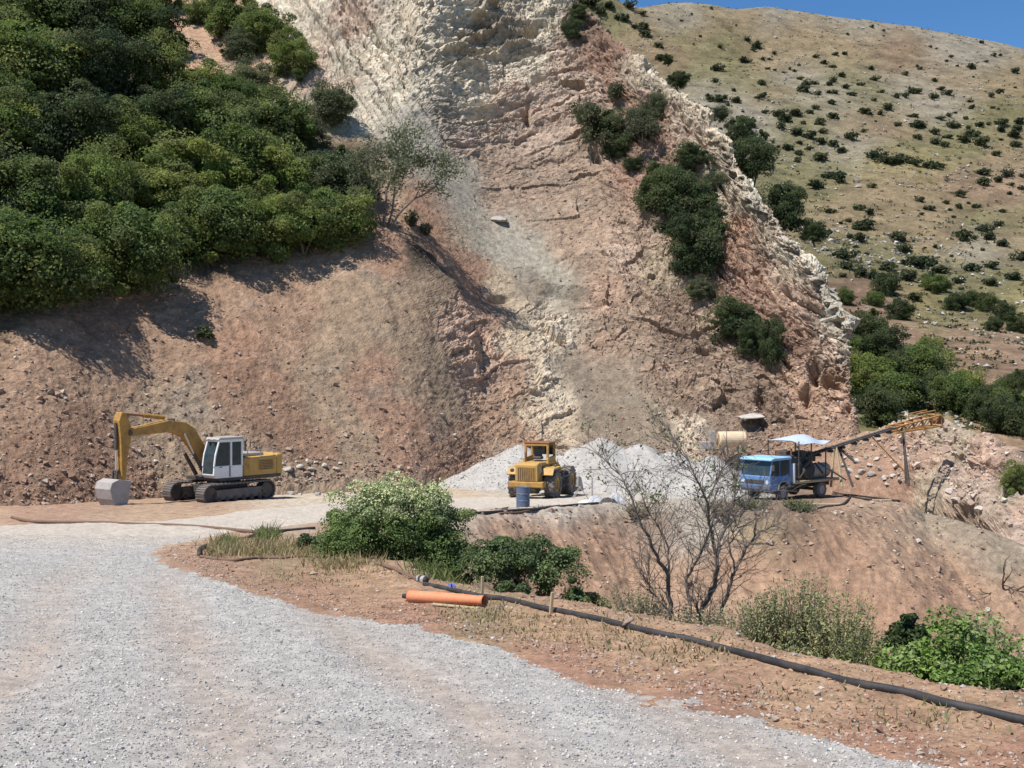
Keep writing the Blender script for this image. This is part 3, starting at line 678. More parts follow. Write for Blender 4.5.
link('hill', np_mesh('hill', HV2.reshape(-1, 3), grid_faces(*HV2.shape[:2]), M['hill'], np.clip(hcol * np.array([.96, .905, .80]), .01, .9).reshape(-1, 3), True), kind='structure')
# valley floor far beyond, one wide sheet to the horizon
vb = np.array([[-3000, -200, -40], [3000, -200, -40], [3000, 4500, -40], [-3000, 4500, -40]], float)
link('valley_floor', np_mesh('valley_floor', vb, np.array([[0, 1, 2, 3]]), M['hill'], np.tile(alb(PAL['HG']), (4, 1))), kind='structure')

# ------------------------------------------------------------------ stones, heaps
def rock_mesh(name, seed, col, squash=(1, .8, .6)):
    rng = np.random.RandomState(seed)
    import bmesh
    bm = bmesh.new(); bmesh.ops.create_icosphere(bm, subdivisions=3, radius=1.0)
    V = np.array([v.co[:] for v in bm.verts]); Fq = np.array([[v.index for v in f.verts] for f in bm.faces]); bm.free()
    for _ in range(11):
        d = rng.normal(size=3); d /= np.linalg.norm(d); h = rng.uniform(.5, .85)
        t = V @ d; V = V - np.maximum(t - h, 0)[:, None] * d * .92
    V = V * (1 + .07 * fbm(V + seed * 3.1, .5, 3, seed))[:, None] * np.array(squash)
    c = alb(col) * (1 + .2 * fbm(V + seed, .6, 3, seed + 5))[:, None]
    return np_mesh(name, V, Fq, M['stone'], np.clip(c, .01, .9), False)
ROCKS = [rock_mesh('rock', k, c, q) for k, (c, q) in enumerate([((190, 182, 172), (1, .8, .6)), ((178, 168, 158), (1, .7, .7)), ((200, 190, 178), (1, .9, .5)), ((182, 152, 132), (1, .75, .6)), ((170, 142, 122), (1, .85, .7))])]
rr = random.Random(3)
def rock(p, size, kind, label, group):
    o = link('boulder', ROCKS[kind], label=label, cat='boulder', group=group)
    o.location = p + Vector((0, 0, size * .22)); o.scale = (size, size * rr.uniform(.8, 1.1), size * rr.uniform(.8, 1.1))
    o.rotation_euler = (rr.uniform(-.3, .3), rr.uniform(-.3, .3), rr.uniform(0, 6.3))
    return o
for px, py, r in [(295, 477, 7), (288, 472, 6), (306, 484, 5), (318, 480, 6), (327, 476, 5), (334, 483, 5), (312, 472, 5), (300, 468, 5), (324, 466, 4), (337, 472, 4), (345, 480, 4), (308, 462, 4), (330, 489, 4), (318, 489, 4), (290, 488, 5), (282, 465, 4), (350, 474, 3), (300, 489, 3), (315, 463, 3), (340, 464, 3)]:
    y = hit('quarry', px, min(py, 470)) if py < 474 else None
    p = y or Vector((*on_plane(px, py + 6), 0)); 
    if y is None: p.z = zplane(p.y) + (0.0)
    rock(p, r * p.y / F, rr.choice([0, 0, 1, 2]), 'pale grey boulder in the heap of blasted rock beside the excavator', 'boulders heaped beside the excavator')
for px, py, r in [(843, 466, 4), (850, 472, 5), (857, 462, 5), (862, 473, 6), (870, 466, 4), (872, 475, 6), (880, 470, 5), (885, 479, 5), (893, 476, 4), (900, 481, 5), (866, 458, 4), (876, 460, 4), (858, 478, 4), (845, 458, 3), (888, 484, 3)]:
    p = hit('spur', px, py)
    rock(p, r * p.y / F, rr.choice([0, 1, 2]), 'pale grey boulder at the foot of the red bank under the conveyor', 'boulders under the conveyor')
for px, py, r in [(950, 492, 6), (962, 496, 7), (955, 501, 5), (972, 503, 6), (980, 510, 6), (940, 488, 4)]:
    p = hit('spur', px, py)
    rock(p, r * p.y / F, rr.choice([2, 3, 3]), 'pinkish boulder where the rocky bank meets the quarry floor edge', 'boulders on the floor edge')
p = hit('quarry', 498, 222); o = rock(p, .95, 0, 'long pale slab of rock stranded on the grey scree chute', None); o.scale = (1.1, .8, .55)
for px, py, r, lab in [(628, 628, 7, 'rusty brown lump of rock lying on the black pipe'), (427, 578, 4, 'small yellowish stone on the verge beside the pipe elbow')]:
    p = hit('ground', px, py); o = rock(p, r * p.y / F, 3, lab, None); o.scale = (o.scale[0] * 1.6, o.scale[1], o.scale[2] * .8)
    if px > 600: o.location.z += .06

def scatter(name, n, pts_fn, size, col, seed, mat):
    rng = np.random.RandomState(seed)
    P = pts_fn(rng, n); n = len(P)
    O = np.array([[1, 0, 0], [-1, 0, 0], [0, 1, 0], [0, -1, 0], [0, 0, 1], [0, 0, -1]], float)
    T = np.array([[0, 2, 4], [2, 1, 4], [1, 3, 4], [3, 0, 4], [2, 0, 5], [1, 2, 5], [3, 1, 5], [0, 3, 5]])
    q = rng.normal(size=(n, 3, 3)); q, _ = np.linalg.qr(q)
    sz = size(rng, n)
    V = np.einsum('nij,kj->nki', q, O) * (sz[:, None, None] * rng.uniform(.55, 1.2, (n, 6, 1)))
    V[..., 2] *= .75
    V += P[:, None, :] + np.array([0, 0, .2]) * sz[:, None, None]
    c = np.array([alb(k) for k in col])[rng.randint(len(col), size=n)] * rng.uniform(.75, 1.2, (n, 1))
    Fq = (T[None] + 6 * np.arange(n)[:, None, None]).reshape(-1, 3)
    return link(name, np_mesh(name, V.reshape(-1, 3), Fq, mat, np.repeat(c, 6, 0)), kind='stuff')
def pick(Vg, mask, weight):
    idx = np.nonzero(mask.ravel())[0]; w = weight.ravel()[idx]; w = w / w.sum(); VV = Vg.reshape(-1, 3)
    def fn(rng, n):
        k = idx[rng.choice(len(idx), n, p=w)]
        nb = np.minimum(k + 1, len(VV) - 1)
        P = VV[k] + (VV[nb] - VV[k]) * rng.rand(n, 1) * (np.linalg.norm(VV[nb] - VV[k], axis=1) < .5)[:, None]
        nc = Vg.shape[1]; nd = np.minimum(k + nc, len(VV) - 1)
        return P + (VV[nd] - VV[k]) * rng.rand(n, 1) * (np.linalg.norm(VV[nd] - VV[k], axis=1) < .5)[:, None]
    return fn
inframe = (gpx > -330) & (gpx < 1230) & (gpy < 800)
cell = DD * np.gradient(DD, axis=0) * np.gradient(azp)[None, :] / 1.25     # ground area each vertex stands for
mr = inframe & (edge > .12) & (DD < 30)
scatter('gravel', 100000, pick(RVt, mr, cell * (1.08 - ru[..., 0]) / np.maximum(DD, 6)), lambda r, n: np.exp(r.normal(math.log(.0088), .36, n)), [(204, 200, 194), (194, 190, 185), (178, 175, 172), (213, 208, 200), (160, 158, 157), (196, 182, 167)], 11, M['stone'])
mv = inframe & (edge < .2) & (DD < 27) & (gd < .5)
scatter('pebbles', 11000, pick(GV, mv, cell * (.12 + np.exp(-np.abs(edge) / .35) * 1.6 + .5 * np.exp(-np.abs(gd + .4) / .35)) / np.maximum(DD, 6)), lambda r, n: np.exp(r.normal(math.log(.012), .5, n)), [(186, 160, 138), (196, 184, 172), (176, 134, 106), (186, 146, 114), (164, 120, 92), (178, 138, 108)], 12, M['stone'])
mb = inframe & (gd > -.8) & (gpy > 480) & (DD > 35)
scatter('rubble', 1700, pick(GV, mb, np.ones_like(DD)), lambda r, n: np.exp(r.normal(math.log(.05), .55, n)), [(186, 158, 136), (170, 136, 112), (196, 180, 162), (150, 120, 100)], 13, M['stone'])
qm = (qpx > -20) & (qpx < 870) & (qpy > -10) & (vs[:, None] > 1.0) & (vs[:, None] < 5.9)
forest_side = (qpy < 330 - .32 * np.maximum(qpx - 60, 0)) & (qpx < 385) 
qw = np.where(qm & ~forest_side, .12 + .9 * np.clip(rough - .12, 0, 1) + 1.6 * np.exp(-(vs[:, None] - 1.0) / .35), 0)
scatter('rubble', 17000, pick(QV2, qw > 0, qw), lambda r, n: np.minimum(np.exp(r.normal(math.log(.062), .6, n)), .24), [(182, 156, 134), (176, 142, 118), (196, 178, 158), (160, 124, 102), (150, 122, 104), (182, 140, 112)], 14, M['stone'])
sm_ = (sx_ > 840) & (sx_ < 1040) & (vs2[:, None] > 1) & (vs2[:, None] < 3)
scatter('rubble', 900, pick(SV2, sm_, .3 + rg), lambda r, n: np.exp(r.normal(math.log(.08), .55, n)), [(196, 172, 152), (180, 150, 132), (206, 192, 176)], 15, M['stone'])

def heap(px, py, D, peaks, rx, ry, label, seed):
    """pile of crushed stone: cones at repose angle; peaks = (dx, dy, height)"""
    c = UP(px, py, D); z0 = zplane(D)
    n = 150
    X, Y = np.meshgrid(np.linspace(-rx, rx, n * 2), np.linspace(-ry, ry, n)); 
    Z = np.full(X.shape, -1.0)
    Pn = np.stack([X, Y, 0 * X + seed], -1)
    wob = .28 * fbm(Pn, 2.5, 3, seed)
    for dx, dy, h, s in peaks:
        r = np.sqrt((X - dx) ** 2 + (Y - dy) ** 2 + .05)
        Z = np.maximum(Z, h + .12 - s * r + wob * np.minimum(r, 1.0))
    Z = Z + .05 * fbm(Pn, .5, 3, seed + 3) + .02 * fbm(Pn, .15, 2, seed + 7)
    Z = np.maximum(Z, -.6)
    V = np.stack([X, Y, Z], -1)
    col = alb((182, 177, 170)) * (1 + .12 * fbm(V, .8, 3, seed) + .16 * fbm(V, .18, 2, seed + 1))[..., None]
    st = sstep(.1, .6, fbm(V * np.array([1, .3, .3]), 1.6, 3, seed + 2))[..., None] * .3
    col = col * (1 - st) + st * alb((170, 156, 142))
    fm = (np.maximum.reduce([Z[:-1, :-1], Z[1:, 1:], Z[1:, :-1], Z[:-1, 1:]]) > -.55)
    o = link('gravel_pile', np_mesh('gravel_pile', V.reshape(-1, 3), grid_faces(*Z.shape, fm), M['pile'], np.clip(col, .01, .9).reshape(-1, 3), True), label=label, cat='gravel pile', group='piles of crushed stone')
    o.location = (c[0], D, z0)
heap(520, 480, 67, [(0, 0, 2.55, .58), (1.6, .3, 2.3, .56), (-1.6, .2, 1.75, .52)], 6, 5.4, 'pale grey gravel pile left of the loader, its cab cutting into the peak', 71)
heap(602, 480, 65, [(0, 0, 2.95, .56), (2.2, -.3, 2.65, .55), (4.0, -.5, 2.2, .52), (5.2, -.6, 1.5, .5), (-1.6, .2, 2.3, .56)], 8.5, 5.8, 'tallest and widest pale grey gravel pile right of the loader', 72)
heap(712, 490, 58, [(0, 0, 2.15, .74), (.9, -.2, 1.5, .7)], 3.6, 3.4, 'small pointed gravel pile behind the bare tree, left of the blue truck', 73)
hp_pts = []
for o_ in [o for o in bpy.data.objects if o.name.startswith('gravel_pile')]:
    n_ = len(o_.data.vertices); a_ = np.empty(n_ * 3); o_.data.vertices.foreach_get('co', a_); a_ = a_.reshape(-1, 3); a_ = a_[(a_[:, 2] > -.1)] + np.array(o_.location[:]); hp_pts.append(a_)
hp_pts = np.concatenate(hp_pts)
scatter('gravel', 9000, lambda rng, n: hp_pts[rng.randint(len(hp_pts), size=n)] + rng.normal(0, .03, (n, 3)) * [1, 1, .2], lambda r, n: np.exp(r.normal(math.log(.035), .45, n)), [(188, 183, 176), (172, 168, 162), (200, 195, 187), (158, 153, 147)], 18, M['stone'])
# tailings of spilled gravel below the platform lip
# ------------------------------------------------------------------ plants
def leaves_np(rng, C, Nn, size, col, colvar=.25, elong=1.6, fold=.25):
    n = len(C)
    a = rng.normal(size=(n, 3)); a -= Nn * (a * Nn).sum(1, keepdims=True); a /= np.linalg.norm(a, axis=1, keepdims=True) + 1e-9
    b = np.cross(Nn, a)
    s = size * rng.uniform(.65, 1.35, (n, 1))
    V = np.stack([C - a * s * elong / 2, C + b * s / 2 + Nn * s * fold, C + a * s * elong / 2, C - b * s / 2 + Nn * s * fold], 1)
    c = np.asarray(col) * (1 + colvar * rng.uniform(-1, 1, (n, 1)))
    Fq = np.arange(n * 4).reshape(n, 4)
    return V.reshape(-1, 3), Fq, np.repeat(np.clip(c, .005, .9), 4, 0)
def unit(rng, n):
    d = rng.normal(size=(n, 3)); return d / np.linalg.norm(d, axis=1, keepdims=True)
def crown(seed, r, nclump, nleaf, lsize, cr, cols, low=-.5, hollow=.55, lean=(0, 0), tip=None, lump=.42):
    """leaf clumps through an uneven crown centred on the origin"""
    rng = np.random.RandomState(seed)
    d = unit(rng, nclump * 3); d = d[d[:, 2] > low][:nclump]
    rad = rng.uniform(hollow, 1.0, (len(d), 1)) * (1 + lump * pn(d * 1.9 + seed))[:, None]
    cc = d * rad * np.asarray(r)
    cc[:, 0] += lean[0] * cc[:, 2]; cc[:, 1] += lean[1] * cc[:, 2]
    k = rng.randint(len(cc), size=nleaf)
    crk = (cr * np.exp(rng.normal(-.05, .42, len(cc))))[k][:, None]
    dd = unit(rng, nleaf); dd[:, 2] = np.where(rng.rand(nleaf) < .55, np.abs(dd[:, 2]), dd[:, 2])
    pos = cc[k] + dd * crk * rng.uniform(.45, 1.0, (nleaf, 1)) ** .6 * np.array([1, 1, .75])
    Nn = dd + rng.normal(size=(nleaf, 3)) * .7 + np.array([0, 0, .35]); Nn /= np.linalg.norm(Nn, axis=1, keepdims=True)
    cols = np.asarray(cols)
    base = cols[rng.randint(len(cols), size=len(cc))][k] * rng.uniform(.8, 1.2, (len(cc), 1))[k]
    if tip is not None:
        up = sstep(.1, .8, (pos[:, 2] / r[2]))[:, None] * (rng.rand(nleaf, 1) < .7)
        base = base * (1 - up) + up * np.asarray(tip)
    return leaves_np(rng, pos, Nn, lsize, base)
def branches(seed, roots, levels, spread=.5, up=.25, seg=4, rad0=.1, len0=1.2, shrink=.66, kids=(2, 3), wig=.18, minr=.004):
    """recursive limbs; returns an MB of tubes and a list of twig tips"""
    rng = random.Random(seed); mb = MB(); tips = []
    def grow(p, d, L, r, lv):
        pts, rs = [p], [r]
        for i in range(seg):
            d = (d + Vector((rng.gauss(0, wig), rng.gauss(0, wig), rng.gauss(0, wig) + up * .12))).normalized()
            p = p + d * L / seg; pts.append(p); rs.append(max(minr, r * (1 - .45 * (i + 1) / seg)))
            if lv > 0 and i >= 1 and i < seg - 1 and rng.random() < .45: side(p, d, L * .6, rs[-1] * .6, lv - 1)
        mb.tube(pts, rs, 6 if r > .03 else (5 if r > .012 else 3), cap=False)
        if lv <= 0: tips.append((p, d)); tips.append((pts[-2], d)); return
        for k in range(rng.randint(*kids)): side(p, d, L * shrink * rng.uniform(.8, 1.2), rs[-1] * rng.uniform(.65, .95), lv - 1)
    def side(p, d, L, r, lv):
        q = Vector((rng.gauss(0, 1), rng.gauss(0, 1), rng.gauss(0, 1)))
        q = (q - d * q.dot(d)).normalized()
        grow(p, (d + q * spread * rng.uniform(.6, 1.4) + Vector((0, 0, up))).normalized(), L, max(minr, r), lv)
    for p, d, L, r in roots: grow(Vector(p), Vector(d).normalized(), L, r, levels)
    return mb, tips
def mesh_of(mb, name, mat, smooth=True):
    m = bpy.data.meshes.new(name); m.from_pydata(mb.v, [], mb.f); m.update(); m.materials.append(mat)
    m.polygons.foreach_set('use_smooth', [smooth] * len(m.polygons)); return m
OAK = [(.138, .192, .056), (.175, .228, .066), (.112, .158, .056), (.215, .248, .076), (.152, .182, .070)]
OLIVE = [(.125, .145, .080), (.145, .162, .086), (.108, .128, .074)]
DRY = [(.12, .11, .065), (.15, .13, .08), (.10, .10, .055)]
# unit-sized trees: crown radius about 1, standing on z = 0
DARK = [(.070, .098, .042), (.088, .118, .048), (.060, .084, .042), (.100, .122, .056)]
TREES = []
for k in range(9):
    V, Fq, C = crown(100 + k, (1.0, .95, .86), 74, 21000, .040, .29, OAK if k < 4 else (OLIVE if k < 6 else DARK), low=-.93, hollow=.42)
    V[:, 2] += .74
    cm = np_mesh('crown', V, Fq, M['leaf'], C)
    mb, _ = branches(200 + k, [((0, 0, -.35), (.05 * (k - 2), 0, 1), .85, .085), ((.05, 0, -.3), (.5, -.2, 1), .7, .055)], 2, spread=.8, len0=.7, wig=.12)
    TREES.append((mesh_of(mb, 'trunk', M['bark']), cm))
def tree(name, label, cat, group, p, r, kind, squash=1.0):
    t = thing(name, label, cat, p, rr.uniform(0, 6.3), group)
    t.scale = (r * rr.uniform(.88, 1.15), r * rr.uniform(.88, 1.15), r * squash * rr.uniform(.9, 1.18))
    link('trunk', TREES[kind][0], t); link('crown', TREES[kind][1], t)
    return t
SMALL = []
SC3 = [[(.066, .084, .046), (.080, .098, .050), (.074, .086, .054)], [(.090, .104, .058), (.105, .118, .064)], [(.056, .076, .042), (.070, .090, .046)], [(.11, .125, .065), (.085, .105, .055)]]
for k in range(4):
    V, Fq, C = crown(300 + k, (.95, .95, .75), 22, 460, .22, .36, SC3[k], low=-.8, hollow=.3)
    V[:, 2] += .55
    SMALL.append(np_mesh('bush', V, Fq, M['leaf'], C))

# evergreen wood on the left bank, lowest row first; (x, y, radius) in picture pixels give the bearing, the slope gives the distance
ROWS = [
    ('lowest row, on the lip of the bare bank', [(-45, 262, 60), (22, 262, 62), (70, 268, 42), (122, 256, 48), (170, 240, 34), (216, 226, 44), (262, 228, 36), (302, 226, 34), (337, 220, 30)]),
    ('second row above the bare bank', [(-40, 180, 55), (45, 196, 50), (100, 196, 40), (150, 190, 42), (196, 178, 42), (240, 168, 40), (284, 182, 40), (322, 182, 34), (350, 186, 22)]),
    ('third row above the bare bank', [(-30, 110, 50), (22, 122, 46), (72, 138, 42), (118, 132, 40), (160, 130, 36), (205, 122, 38), (246, 128, 36), (282, 132, 30)]),
    ('fourth row above the bare bank', [(-25, 50, 46), (30, 66, 44), (82, 78, 40), (126, 82, 36), (166, 86, 34), (208, 90, 32), (236, 98, 26)]),
    ('top row under the upper photo edge', [(-20, -12, 44), (32, 8, 44), (80, 18, 40), (124, 26, 38), (160, 38, 28), (60, -35, 40), (110, -22, 38), (150, -8, 30)]),
]
ORD = ['first', 'second', 'third', 'fourth', 'fifth', 'sixth', 'seventh', 'eighth', 'ninth', 'tenth', 'eleventh', 'twelfth', 'thirteenth', 'fourteenth', 'fifteenth', 'sixteenth', 'seventeenth', 'eighteenth']
for ri, (desc, lst) in enumerate(ROWS):
    seen = 0
    for px, py, r in sorted(lst):
        p = hit('quarry', px, min(py + r * .62, 335), 3); R = r * p.y / F * 1.12
        if px < 0 or py < -15:
            lab = 'evergreen tree at the margin beyond the %s' % desc.split(',')[0]
        else:
            lab = 'dense evergreen tree, %s from the left in the %s' % (ORD[seen], desc.split(',')[0]); seen += 1
        tree('evergreen_tree', lab, 'tree', 'evergreen trees of the wood', p - Vector((0, 0, .25 * R)), R, rr.choice([0, 1, 2, 3, 6, 8]) if ri else rr.choice([1, 3, 2, 0]))
for px, py, r, k, lab in [
    (203, 14, 16, 2, 'small thin tree beside the bare red track at the top of the wood'), (233, 18, 28, 0, 'dark evergreen tree at the top, just right of the bare red track'),
    (268, 36, 26, 1, 'dark evergreen tree leaning over the pale cliff, highest right in the wood'), (292, 62, 22, 2, 'dark bush on the pale cliff edge below the topmost trees'),
    (330, 112, 23, 5, 'dark rounded tree beside the heap of grey rocks above the airy tree'), (254, 84, 22, 4, 'grey-green half dry shrub below the red track in the wood'),
    (312, 140, 15, 4, 'small olive shrub between the grey rocks and the wood'), (240, 48, 18, 4, 'low olive shrub in shade under the topmost trees')]:
    p = hit('quarry', px, py + r * .6); R = r * p.y / F * 1.1
    tree('evergreen_tree', lab, 'tree', None, p - Vector((0, 0, .2 * R)), R, k)
# trees and bushes on the rock ridge
for px, py, r, k, sq, lab in [
    (684, 214, 30, 5, 1.1, 'large dark tree in the middle of the rock ridge'), (662, 196, 22, 5, 1.0, 'dark tree on the upper left flank of the largest ridge tree'), (694, 258, 28, 2, 1.1, 'dark tree just below the largest ridge tree'),
    (706, 232, 22, 5, 1.0, 'dark tree tucked into the right flank of the largest ridge tree'), (690, 162, 17, 5, 1.1, 'dark shrub above the largest ridge tree'), (714, 186, 14, 4, .9, 'olive shrub right of the dark shrub on the ridge'), (700, 290, 15, 4, .8, 'olive shrub below the lowest large ridge tree'),
    (732, 328, 22, 2, 1.1, 'dark bush on the lower ridge, left of two slim ones'), (750, 348, 15, 5, 1.2, 'slim bush in the lower ridge between two dark ones'), (771, 356, 14, 2, 1.7, 'tall slim dark bush lowest on the ridge with a shadow down the rock'),
    (602, 132, 20, 2, .9, 'dark bush on the upper ridge among thin saplings'), (586, 122, 12, 4, 1.1, 'small olive bush left of the dark upper ridge bush'), (616, 150, 14, 5, .9, 'dark bush just below the upper ridge saplings'), (634, 164, 10, 2, .9, 'small dark bush between the upper ridge bushes and the large trees'), (655, 172, 10, 5, .9, 'small dark bush at the upper edge of the large ridge trees'),
    (640, 128, 18, 4, 1.2, 'pale olive sapling crown on the red upper ridge'), (656, 112, 9, 4, 1.6, 'narrow olive sapling highest on the red ridge'),
    (572, 34, 9, 0, 1.5, 'dark shrub in the cleft at the top of the ridge'), (578, 14, 10, 2, 1.0, 'dark shrub on the skyline end of the ridge')]:
    p = hit('quarry', px, py + r * .55); R = r * p.y / F * 1.08
    tree('ridge_tree', lab, 'tree', 'trees on the rock ridge', p - Vector((0, 0, .15 * R)), R, 4 if k == 4 else 6 + k % 3, sq)
for px, py, r, k, sq, D, lab in [(752, 150, 19, 0, 1.5, 112, 'tall dark tree just behind the white crest of the ridge'), (738, 132, 14, 2, 1.0, 114, 'dark bush behind the ridge crest, touching the tall dark tree'), (784, 206, 20, 2, 1.25, 106, 'dark tree behind the ridge crest, halfway down'), (815, 232, 10, 2, 1.0, 104, 'small dark bush behind the lower ridge crest'), (678, 76, 10, 0, 1.1, 126, 'small dark bush on the upper crest of the ridge'), (668, 58, 6, 2, 1.0, 128, 'tiny bush on the crest above another dark one'), (720, 112, 9, 4, .8, 118, 'low olive bush on the crest above the tall dark tree')]:
    c = UP(px, py, D); R = r * D / F * 1.1
    tree('ridge_tree', lab, 'tree', 'trees on the rock ridge', Vector(c) - Vector((0, 0, 1.0 * R * sq)), R, 4 if k == 4 else 6 + k % 3, sq)
# right-hand wood beyond the ridge
RW = [(860, 330, 22), (886, 352, 24), (850, 352, 14), (866, 386, 26), (893, 396, 25), (878, 414, 24), (906, 372, 22), (926, 374, 22), (915, 402, 18), (950, 402, 21), (968, 394, 19), (985, 412, 22), (1004, 422, 22), (1022, 420, 22), (1018, 388, 14), (1002, 390, 9), (930, 346, 10), (940, 388, 16), (900, 312, 13), (886, 288, 12), (874, 300, 9), (935, 286, 12), (955, 304, 11), (970, 300, 10), (985, 306, 10), (1003, 314, 12), (1016, 326, 10), (992, 326, 9), (1040, 400, 20), (1045, 430, 24)]
RW.sort(key=lambda q: (q[1] // 34, q[0]))
band = {}
for px, py, r in RW:
    b = int(py // 34); band[b] = band.get(b, 0) + 1
    desc = {8: 'highest strip', 9: 'second strip', 10: 'third strip', 11: 'fourth strip', 12: 'lowest strip'}.get(b, 'edge')
    p = hit('hill', px, py + r * .45); R = r * p.y / F * 1.12
    tree('evergreen_tree', 'dark tree, %s from the left in the %s of the wood behind the ridge' % (ORD[band[b] - 1], desc), 'tree', 'trees below the far hill', p - Vector((0, 0, .2 * R)), R, rr.choice([6, 7, 8, 2]))
for px, py, r, lab in [(1016, 484, 14, 'green bush at the right margin on the rocky bank'), (845, 300, 8, 'small tree hugging the foot of the white crest')]:
    s_ = 'spur' if py > 400 else 'hill'
    p = hit(s_, px, py + r * .6); R = r * p.y / F * 1.15
    tree('bank_bush', lab, 'bush', None, p - Vector((0, 0, .1)), R, 3)

# bushes over the far hill: picture bearing and size of each, distance from the slope it stands on
z7 = [(30,85,15),(85,30,15),(40,50,20),(125,68,28),(100,66,18),(185,18,20),(220,45,20),(115,190,28),(95,180,18),(160,150,20),(212,165,28),(172,298,20),(135,390,33),(90,365,22),(292,290,17),(340,305,18),(330,362,30),(295,365,28),(298,418,25),(250,345,12),(260,410,15),(355,200,12),(365,65,30),(440,80,35),(475,78,25),(400,85,25),(530,95,22),(600,105,28),(640,105,16),(555,255,14),(592,288,18),(562,315,9),(725,232,20),(720,280,17),(665,265,12),(700,325,10),(790,280,18),(830,135,24),(925,140,28),(905,150,20),(890,165,22),(825,178,30),(875,60,18),(960,15,20),(815,8,26),(620,5,22),(660,15,18),(745,0,22),(905,300,16),(740,413,28),(790,415,14),(830,375,26),(850,415,25),(905,435,28),(890,355,18),(985,498,28),(775,540,30),(860,535,22),(955,580,28),(860,605,28),(715,598,20),(945,190,12),(990,200,15),(460,415,30),(490,465,22),(412,535,34),(520,525,30),(575,528,34),(640,545,32),(500,580,32),(600,600,40),(650,612,36),(420,610,42),(300,565,28),(350,585,26),(230,490,34),(245,530,30),(200,480,25),(220,575,15),(530,670,25),(615,455,10),(575,455,8),(525,432,7),(410,398,8),(330,485,8),(690,495,10),(730,630,10),(820,465,8),(215,350,10),(285,450,10),(935,225,12),(985,150,12),(760,270,8),(680,295,9),(880,690,10),(770,660,14)]
z5 = [(15,65,18),(15,130,20),(10,155,18),(55,190,10),(100,225,22),(105,290,28),(385,405,22),(395,500,33),(350,485,15),(480,460,12),(495,510,22),(530,305,22),(550,312,14),(390,340,28),(410,237,14),(600,235,24),(580,255,12),(545,195,18),(620,420,22),(610,495,16),(632,490,18),(685,270,12),(630,295,14),(660,295,10),(655,348,10),(690,355,10),(735,360,8),(765,355,9),(790,362,9),(705,575,33),(745,605,36),(800,575,28),(640,570,18),(720,650,25),(800,680,28),(840,625,15),(865,700,28),(915,620,28),(870,565,20),(820,395,14),(855,425,22),(835,455,26),(900,415,18),(990,405,20),(970,425,14),(1000,465,18),(970,470,12),(985,335,15),(1000,272,15),(900,290,12),(940,315,15),(815,325,9),(915,475,15),(895,545,17),(985,520,20),(995,595,25),(935,670,20),(930,730,20),(990,740,22),(810,730,18),(760,755,22),(870,755,16),(710,745,10),(680,722,10),(655,695,8),(310,185,8),(210,100,8),(265,75,7),(495,130,6),(100,100,6),(370,40,10),(330,555,24),(280,625,18),(560,625,38),(520,615,24),(450,535,9),(530,570,9)]
z6 = [(45,335,14),(90,385,17),(60,465,17),(115,440,20),(140,480,20),(55,270,12),(110,275,10),(245,345,14),(255,405,18),(185,430,15),(295,465,14),(370,495,15),(420,490,18),(440,445,10),(455,470,20),(480,468,18),(420,375,15),(490,350,12),(480,335,8),(560,495,23),(570,415,12),(600,455,17),(635,480,17),(655,460,10),(325,550,24),(215,565,28),(290,575,15),(255,510,12),(465,590,16),(440,590,10),(600,598,19),(640,590,15),(670,575,9),(470,640,26),(500,640,20),(565,675,28),(475,695,23),(570,720,23),(630,695,18),(660,640,25),(690,645,12),(760,340,20),(980,363,18),(870,280,12),(905,275,8),(898,460,20),(857,490,17),(860,550,12),(895,555,8),(755,545,18),(745,520,12),(725,600,12),(755,680,32),(720,700,28),(815,720,32),(795,635,22),(740,650,15),(910,630,25),(910,665,20),(840,630,12),(1000,620,25),(985,650,26),(975,685,28),(980,735,20),(910,710,10),(840,315,9),(765,395,6),(715,490,6),(255,135,10),(310,150,8),(120,175,8),(550,232,8),(580,242,6),(630,310,10),(680,330,9),(650,285,12),(375,635,18),(140,705,25),(380,745,8),(205,665,14),(50,740,20),(5,680,10)]
HB = [(790 + x * .2345, 140 + y * .2345, r * .2345) for x, y, r in z7] + [(640 + x * .1953, y * .1953, r * .1953) for x, y, r in z5] + [(824 + x * .1953, y * .1953, r * .1953) for x, y, r in z6]
keep = []
for q in HB:
    if all((q[0] - k[0]) ** 2 + (q[1] - k[1]) ** 2 > (0.55 * (q[2] + k[2])) ** 2 for k in keep): keep.append(q)
for px, py, r in [(560, 6, 7), (590, 2, 8), (610, 5, 6), (628, 6, 5), (600, 12, 5), (622, 18, 5), (640, 26, 6), (646, 34, 5)]: keep.append((px, py, r))
rh = random.Random(5)
while len(keep) < 275:
    px, py = rh.uniform(690, 1030), rh.uniform(30, 320); r = rh.uniform(.9, 2.0)
    if all((px - k[0]) ** 2 + (py - k[1]) ** 2 > (r + k[2] + 1) ** 2 for k in keep): keep.append((px, py, r))
def hill_zone(px, py, r):
    s = 'tiny' if r < 1.9 else ('small' if r < 4 else 'rounded')
    if py < 60: return s + ' dark bush high on the bare far hillside below the skyline', 'bushes high on the far hillside'
    if py < 125: return s + ' dark bush on the stony upper slope of the far hill', 'bushes on the stony upper slope'
    if py < 190: return s + ' dark bush along the grey scree band across the far hill', 'bushes along the scree band'
    if py < 262: return s + ' dark bush on the dry middle slope of the far hill', 'bushes on the dry middle slope'
    return s + ' dark bush on the greener foot of the far hill', 'bushes at the foot of the far hill'
